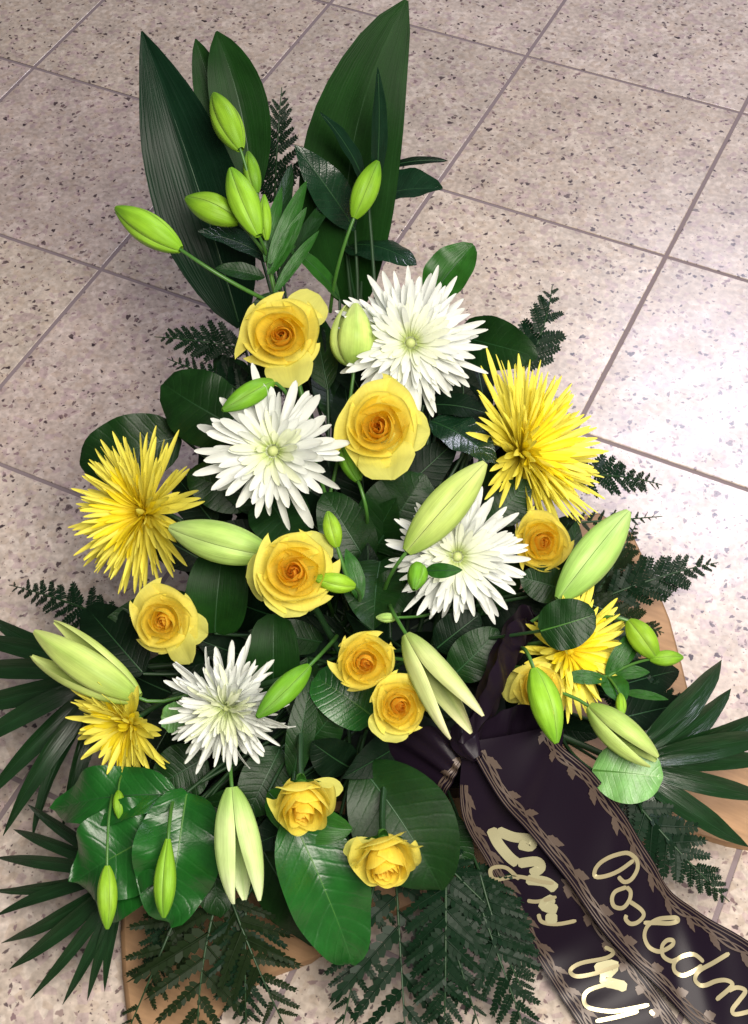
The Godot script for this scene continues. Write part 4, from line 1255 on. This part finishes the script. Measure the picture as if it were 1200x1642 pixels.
func lilies() -> void:
	rng.seed = 71
	# the tall lily stem at the top left carries five buds
	var o := thing("budding_lily", "tall lily stem with a cluster of small green buds beside the streaked leaf", "lily", Vector3(-0.1114, 0.3, -0.0502), "lily stems in bud")
	var joint := Vector3(-0.1121, 0.33, -0.0514)
	bud(o, Vector3(-0.1659, 0.4, -0.1089), Vector3(-0.2179, 0.42, -0.1521), 0.0328, BUD_SMALL, {"roll": 0.3})
	bud(o, Vector3(-0.1093, 0.37, -0.0367), Vector3(-0.1609, 0.4, -0.0805), 0.0330, BUD_SMALL, {"roll": 0.9})
	bud(o, Vector3(-0.1386, 0.365, -0.0509), Vector3(-0.196, 0.375, -0.0494), 0.0336, BUD_SMALL, {"roll": 1.4, "bow": 0.05})
	bud(o, Vector3(-0.1804, 0.35, -0.0075), Vector3(-0.258, 0.365, -0.019), 0.0348, BUD_SMALL, {"roll": 0.2, "bow": 0.05})
	bud(o, Vector3(-0.1402, 0.37, -0.0895), Vector3(-0.1648, 0.39, -0.1202), 0.0194, BUD_DEEP, {})
	bud(o, Vector3(-0.1115, 0.35, -0.0536), Vector3(-0.1295, 0.375, -0.0858), 0.0145, BUD_SMALL, {})
	stalk(o, Vector3(-0.1678, 0.4, -0.1112), Vector3(-0.1503, 0.38, -0.097), joint, 0.0017)
	stalk(o, Vector3(-0.1134, 0.37, -0.0406), Vector3(-0.1095, 0.35, -0.0449), joint, 0.0019)
	stalk(o, Vector3(-0.1417, 0.365, -0.0514), Vector3(-0.1246, 0.35, -0.0525), joint, 0.0019)
	stalk(o, Vector3(-0.183, 0.35, -0.0082), Vector3(-0.1272, 0.34, 0.0037), Vector3(-0.1027, 0.3, -0.0252), 0.0022)
	stalk(o, Vector3(-0.1411, 0.37, -0.0911), Vector3(-0.1244, 0.35, -0.0723), joint, 0.0017)
	stalk(o, joint, Vector3(-0.1097, 0.28, -0.0545), HEART + Vector3(0, 0.05, 0), 0.003)
	for row in [[Vector3(-0.1022, 0.325, -0.0348), Vector3(-0.1016, 0.375, -0.1209), 30], [Vector3(-0.1018, 0.32, -0.0409), Vector3(-0.0898, 0.365, -0.097), 24], [Vector3(-0.1104, 0.33, -0.0444), Vector3(-0.1225, 0.37, -0.1078), 22], [Vector3(-0.0929, 0.31, -0.0279), Vector3(-0.0773, 0.34, -0.0965), 20]]:
		part(o, "leaf", blade(o.position, row[0], row[1], row[2] * 0.0006, Vector3(0.255, 0.9294, 0.2669), {"sharp": 0.7, "fold": 0.3, "arch": 0.05}, 13, 5).mesh(), M.lily_leaf)
	for row in [[Vector3(-0.1023, 0.33, -0.0385), Vector3(-0.1368, 0.36, -0.1542), 30], [Vector3(-0.0984, 0.31, -0.0445), Vector3(-0.0941, 0.33, -0.1737), 26], [Vector3(-0.1116, 0.31, -0.0433), Vector3(-0.1565, 0.32, -0.0254), 30], [Vector3(-0.0985, 0.3, -0.0367), Vector3(-0.1084, 0.29, 0.0041), 28]]:
		part(o, "leaf", blade(o.position, row[0], row[1], row[2] * 0.0006, Vector3(0.255, 0.9294, 0.2669), {"sharp": 0.7, "fold": 0.3, "arch": 0.07}, 13, 5).mesh(), M.dark_leaf)
	# single buds, from the top down
	lily("single upright green bud on a bare stem in front of the tallest broad leaf", Vector3(-0.0517, 0.345, -0.1219), Vector3(-0.0489, 0.38, -0.1711), 0.0294, BUD_SMALL, {"roll": 1.2, "to": Vector3(-0.0666, 0.24, -0.0899)})
	lily("fat opening green bud with curled tips, touching the topmost white chrysanthemum", Vector3(0.0121, 0.29, 0.0104), Vector3(-0.0072, 0.325, -0.0334), 0.0542, BUD_LARGE, {"open": 0.12, "roll": 0.1, "belly": 0.8, "bow": 0.08})
	lily("leaf-green bud lying over the upper left petals of the large white chrysanthemum", Vector3(-0.031, 0.325, 0.087), Vector3(-0.0528, 0.33, 0.1403), 0.0246, BUD_DEEP, {"roll": 1.0, "run": 0.03})
	lily("large pale green bud, diagonal, over the middle right white chrysanthemum", Vector3(0.1457, 0.28, 0.1788), Vector3(0.1793, 0.32, 0.0896), 0.0410, BUD_LARGE, {"roll": 0.95, "bow": 0.03})
	lily("long pale green bud lying level between the left chrysanthemum and the amber-centred rose", Vector3(0.0355, 0.265, 0.2222), Vector3(-0.059, 0.27, 0.2373), 0.0416, BUD_LARGE, {"roll": 0.85, "bow": 0.03})
	lily("slim leaf-like green bud pointing down left, right of the lower white chrysanthemum", Vector3(0.1125, 0.25, 0.3009), Vector3(0.0961, 0.25, 0.3625), 0.0248, BUD_DEEP, {"roll": 1.0, "to": Vector3(0.0943, 0.17, 0.2207), "run": 0.03})
	lily("long smooth green bud standing right of the small right rose", Vector3(0.2724, 0.22, 0.13), Vector3(0.2994, 0.25, 0.0331), 0.0424, BUD_LARGE, {"roll": 0.75, "bow": 0.05})
	lily("split pale bud with three fingers pointing up and left", Vector3(-0.0235, 0.2, 0.3677), Vector3(-0.1302, 0.215, 0.3562), 0.0502, BUD_LARGE, {"open": 0.22, "roll": 0.2, "bow": 0.05})
	lily("white-green split bud with a stray finger, beside the two touching roses", Vector3(0.1761, 0.26, 0.2439), Vector3(0.2545, 0.24, 0.2957), 0.0383, BUD_PALE, {"open": 0.26, "roll": 1.15, "bow": 0.06, "to": Vector3(0.1359, 0.17, 0.1747)})
	lily("smooth mint green bud hanging over the half-hidden rose", Vector3(0.2829, 0.245, 0.22), Vector3(0.3233, 0.225, 0.267), 0.0301, BUD_SMALL, {"roll": 0.6, "to": Vector3(0.2503, 0.16, 0.1627), "run": 0.03, "bow": 0.06})
	lily("light green curved bud above the pale rounded leaf at the ribbon", Vector3(0.3311, 0.185, 0.1993), Vector3(0.3999, 0.175, 0.2211), 0.0355, BUD_LARGE, {"roll": 1.3, "open": 0.1, "bow": 0.10})
	lily("whitish split bud hanging straight down left of the drooping rose", Vector3(0.0884, 0.19, 0.4026), Vector3(0.1341, 0.145, 0.4718), 0.0436, BUD_PALE, {"open": 0.16, "roll": 0.95, "to": Vector3(0.0461, 0.12, 0.3415), "run": 0.03})
	lily("small green bud on a long thin stem over the shiny leaf, nearest the palm fingers", Vector3(0.0175, 0.155, 0.4968), Vector3(0.0399, 0.135, 0.5383), 0.0192, BUD_SMALL, {"to": Vector3(-0.0261, 0.13, 0.4225), "run": 0.05, "thick": 0.0014})
	lily("small green pointed bud hanging between the thin-stemmed bud and the split bud", Vector3(0.0551, 0.165, 0.4574), Vector3(0.0791, 0.14, 0.5111), 0.0213, BUD_SMALL, {"roll": 1.2, "to": Vector3(0.0258, 0.13, 0.4047), "run": 0.03, "belly": 1.25})
	lily("tiny green bud at the upper edge of the large shiny leaf", Vector3(-0.0107, 0.155, 0.4342), Vector3(0.0019, 0.15, 0.4548), 0.0118, BUD_SMALL, {"to": Vector3(-0.0207, 0.13, 0.3997), "run": 0.02, "thick": 0.0012})
	lily("tiny pale bud lying below the middle right white chrysanthemum", Vector3(0.1586, 0.25, 0.2255), Vector3(0.1421, 0.25, 0.2332), 0.0102, BUD_LARGE, {"to": Vector3(0.1647, 0.18, 0.1684), "run": 0.02, "thick": 0.0014})
	lily("round green bud held on the left petals of the middle right white chrysanthemum", Vector3(0.1653, 0.295, 0.1959), Vector3(0.1739, 0.3, 0.2244), 0.0198, BUD_DEEP, {"run": 0.02, "belly": 0.8, "thick": 0.0014})
	lily("green bud half hidden beneath the left of the second rose", Vector3(0.0661, 0.26, 0.1124), Vector3(0.0299, 0.265, 0.0745), 0.0231, BUD_DEEP, {"to": Vector3(0.0613, 0.16, 0.1022)})
	# a stem with two small buds beside the amber-centred rose
	o = thing("budding_lily", "lily stem with two small buds at the right of the amber-centred rose", "lily", Vector3(0.1132, 0.22, 0.2106), "lily stems in bud")
	bud(o, Vector3(0.0857, 0.27, 0.1937), Vector3(0.066, 0.285, 0.1716), 0.0186, BUD_SMALL, {"roll": 1.0})
	bud(o, Vector3(0.1199, 0.275, 0.2267), Vector3(0.0876, 0.285, 0.2395), 0.0191, BUD_SMALL, {"roll": 0.8, "bow": 0.08})
	stalk(o, Vector3(0.0851, 0.27, 0.1925), Vector3(0.1018, 0.25, 0.209), Vector3(0.1132, 0.22, 0.2106), 0.0022)
	stalk(o, Vector3(0.1192, 0.275, 0.2277), Vector3(0.1205, 0.25, 0.2148), Vector3(0.1132, 0.22, 0.2106), 0.002)
	stalk(o, Vector3(0.1132, 0.22, 0.2106), Vector3(0.1033, 0.16, 0.1943), HEART + Vector3(0, 0.05, 0), 0.0028)
	part(o, "leaf", blade(o.position, Vector3(0.1164, 0.23, 0.2127), Vector3(0.0879, 0.255, 0.1822), 0.0165, Vector3(0.4119, 0.8938, 0.1774), {"sharp": 0.7}, 11, 5).mesh(), M.lily_leaf)
	# a stem with small buds and thin leaves above the right palm leaf
	o = thing("budding_lily", "arching lily stem with three small buds and thin leaves over the right palm leaf", "lily", Vector3(0.334, 0.17, 0.1554), "lily stems in bud")
	bud(o, Vector3(0.3337, 0.2, 0.1109), Vector3(0.3701, 0.19, 0.1325), 0.0279, BUD_SMALL, {"roll": 1.1, "bow": 0.06})
	bud(o, Vector3(0.3634, 0.19, 0.1349), Vector3(0.3897, 0.19, 0.1204), 0.0161, BUD_SMALL, {"roll": 0.7})
	bud(o, Vector3(0.3509, 0.18, 0.173), Vector3(0.3599, 0.18, 0.1962), 0.0109, BUD_SMALL, {})
	stalk(o, Vector3(0.3351, 0.2, 0.1117), Vector3(0.3204, 0.205, 0.1134), Vector3(0.3023, 0.19, 0.1162), 0.002)
	stalk(o, Vector3(0.3023, 0.19, 0.1162), Vector3(0.3031, 0.17, 0.1446), HEART + Vector3(0.03, 0.05, 0), 0.0024)
	stalk(o, Vector3(0.3644, 0.19, 0.1344), Vector3(0.3475, 0.18, 0.1392), Vector3(0.334, 0.17, 0.1554), 0.0015)
	stalk(o, Vector3(0.3513, 0.18, 0.1741), Vector3(0.3423, 0.18, 0.1651), Vector3(0.334, 0.17, 0.1554), 0.0014)
	stalk(o, Vector3(0.334, 0.17, 0.1554), Vector3(0.3112, 0.16, 0.1631), HEART + Vector3(0.03, 0.05, 0), 0.0024)
	for row in [[Vector3(0.3325, 0.17, 0.1561), Vector3(0.341, 0.19, 0.1114), 26], [Vector3(0.334, 0.17, 0.1554), Vector3(0.3568, 0.175, 0.1795), 40], [Vector3(0.3354, 0.17, 0.1511), Vector3(0.3667, 0.175, 0.1383), 22], [Vector3(0.3512, 0.16, 0.1586), Vector3(0.3903, 0.165, 0.1518), 14], [Vector3(0.3348, 0.175, 0.1511), Vector3(0.3488, 0.18, 0.1227), 18], [Vector3(0.3001, 0.18, 0.1779), Vector3(0.3357, 0.175, 0.1614), 22]]:
		part(o, "leaf", blade(o.position, row[0], row[1], row[2] * 0.0006, Vector3(0.255, 0.9294, 0.2669), {"sharp": 0.7, "fold": 0.25, "arch": 0.1}, 11, 5).mesh(), M.lily_leaf)


func chrysanthemums() -> void:
	mum("topmost white chrysanthemum with a dense ball of narrow petals", Vector3(0.0579, 0.315, -0.0227), Vector3(0.3494, 0.8179, 0.4571), 0.0723, "white_slim", 21, {"petals": 240, "outside": 1.58, "wide": 0.78})
	mum("largest white chrysanthemum, flat with separate spoon-tipped petals, left of the second rose", Vector3(-0.0061, 0.3, 0.1418), Vector3(0.2331, 0.7945, 0.5607), 0.0738, "white_wide", 22, {"petals": 108, "outside": 1.5, "inside": 0.5, "short": 0.20, "wide": 0.70, "wild": 1.25})
	mum("white chrysanthemum under the large diagonal bud", Vector3(0.1863, 0.265, 0.1553), Vector3(0.3828, 0.7576, 0.5287), 0.0643, "white_slim", 23, {"petals": 210, "outside": 1.55, "wide": 0.78})
	mum("lower white chrysanthemum with shaggy incurved petals, above the hanging split bud", Vector3(0.0649, 0.235, 0.3666), Vector3(0.3076, 0.6238, 0.7185), 0.0522, "white_wide", 24, {"petals": 230, "outside": 1.75, "inside": 0.3, "short": 0.42, "wide": 0.62, "depth": 0.42, "curl": 2.4, "wild": 1.9})
	mum("yellow chrysanthemum turned to the right against the bright floor", Vector3(0.1943, 0.225, -0.0291), Vector3(0.7412, 0.6501, -0.1673), 0.0962, "yellow", 25, {"petals": 280, "outside": 1.42, "wide": 0.78})
	mum("yellow chrysanthemum facing left at the edge of the tiles", Vector3(-0.1318, 0.215, 0.2066), Vector3(-0.3034, 0.6223, 0.7216), 0.0812, "yellow", 26, {"petals": 270, "outside": 1.45, "wide": 0.80})
	mum("yellow chrysanthemum seen from the side under the split bud at the left", Vector3(-0.0342, 0.175, 0.3928), Vector3(-0.1987, 0.3683, 0.9082), 0.0582, "yellow", 27, {"petals": 130, "outside": 1.3, "wide": 1.2})
	mum("half hidden yellow chrysanthemum turned right beneath the dark smooth leaf", Vector3(0.3053, 0.19, 0.1558), Vector3(0.7493, 0.6028, 0.2741), 0.0653, "yellow", 28, {"petals": 140, "outside": 1.4, "wide": 1.1})


func roses() -> void:
	rose("top yellow rose with pointed outer petals beside the fat opening bud", Vector3(-0.0535, 0.325, 0.0306), Vector3(0.2851, 0.7823, 0.5539), 0.0425, 41, {"warm": 0.75, "loose": 1.0, "hanging": [[Vector3(-0.0479, 0.32, -0.0371), 0.0415], [Vector3(-0.0182, 0.31, 0.0745), 0.0464]]})
	rose("yellow rose between the two upper white chrysanthemums", Vector3(0.0742, 0.315, 0.0863), Vector3(0.1705, 0.8217, 0.5438), 0.0429, 42, {"warm": 0.8, "loose": 1.25, "hanging": [[Vector3(0.1128, 0.3, 0.0606), 0.0393], [Vector3(0.1048, 0.3, 0.1265), 0.0527]]})
	rose("rose with the deepest amber centre in the middle, by the level bud", Vector3(0.0736, 0.295, 0.248), Vector3(0.3162, 0.8046, 0.5027), 0.0373, 43, {"warm": 1.15, "hanging": [[Vector3(0.0323, 0.275, 0.2606), 0.0425], [Vector3(0.0799, 0.275, 0.2818), 0.0421], [Vector3(0.076, 0.28, 0.1929), 0.0324]]})
	rose("small rose under the right yellow chrysanthemum", Vector3(0.2368, 0.225, 0.0808), Vector3(0.3731, 0.7765, 0.5078), 0.0335, 44, {"warm": 0.9, "loose": 0.45, "tall": 1.1})
	rose("small rose at the left above the lower white chrysanthemum", Vector3(-0.0439, 0.205, 0.2926), Vector3(0.2654, 0.7303, 0.6295), 0.0349, 45, {"warm": 0.55, "loose": 1.3, "hanging": [[Vector3(-0.0059, 0.19, 0.2832), 0.0315], [Vector3(-0.0049, 0.19, 0.3161), 0.0280]]})
	rose("upper of the two touching roses in the middle", Vector3(0.157, 0.265, 0.286), Vector3(0.323, 0.7926, 0.5171), 0.0299, 46, {"warm": 1.1, "loose": 0.6, "tall": 1.05})
	rose("lower of the two touching roses, next to the white-green split bud", Vector3(0.197, 0.25, 0.3033), Vector3(0.3058, 0.8219, 0.4806), 0.0290, 47, {"warm": 1.05, "loose": 0.75, "hanging": [[Vector3(0.1962, 0.235, 0.3316), 0.0361]]})
	rose("rose that tilts down at the bottom, beside the whitish split bud", Vector3(0.1516, 0.2, 0.3944), Vector3(0.51, 0.2098, 0.8342), 0.0322, 48, {"warm": 0.5, "loose": 0.7, "tall": 1.4, "hanging": [[Vector3(0.1788, 0.19, 0.3725), 0.0177, Vector3(0.5212, 0.8292, 0.2018)]]})
	rose("lowest rose, tilted down in front of the broad corner-tipped leaf", Vector3(0.2276, 0.165, 0.3958), Vector3(0.497, 0.2103, 0.8419), 0.0323, 49, {"warm": 0.45, "loose": 0.9, "tall": 1.3, "hanging": [[Vector3(0.1985, 0.165, 0.4138), 0.0187, Vector3(-0.1358, 0.8431, 0.5204)]]})
	rose("half hidden rose behind the mint green hanging bud", Vector3(0.2893, 0.2, 0.21), Vector3(0.4088, 0.783, 0.4689), 0.0273, 50, {"warm": 1.0, "hanging": [[Vector3(0.2572, 0.19, 0.2187), 0.0273], [Vector3(0.2858, 0.185, 0.2417), 0.0184]]})
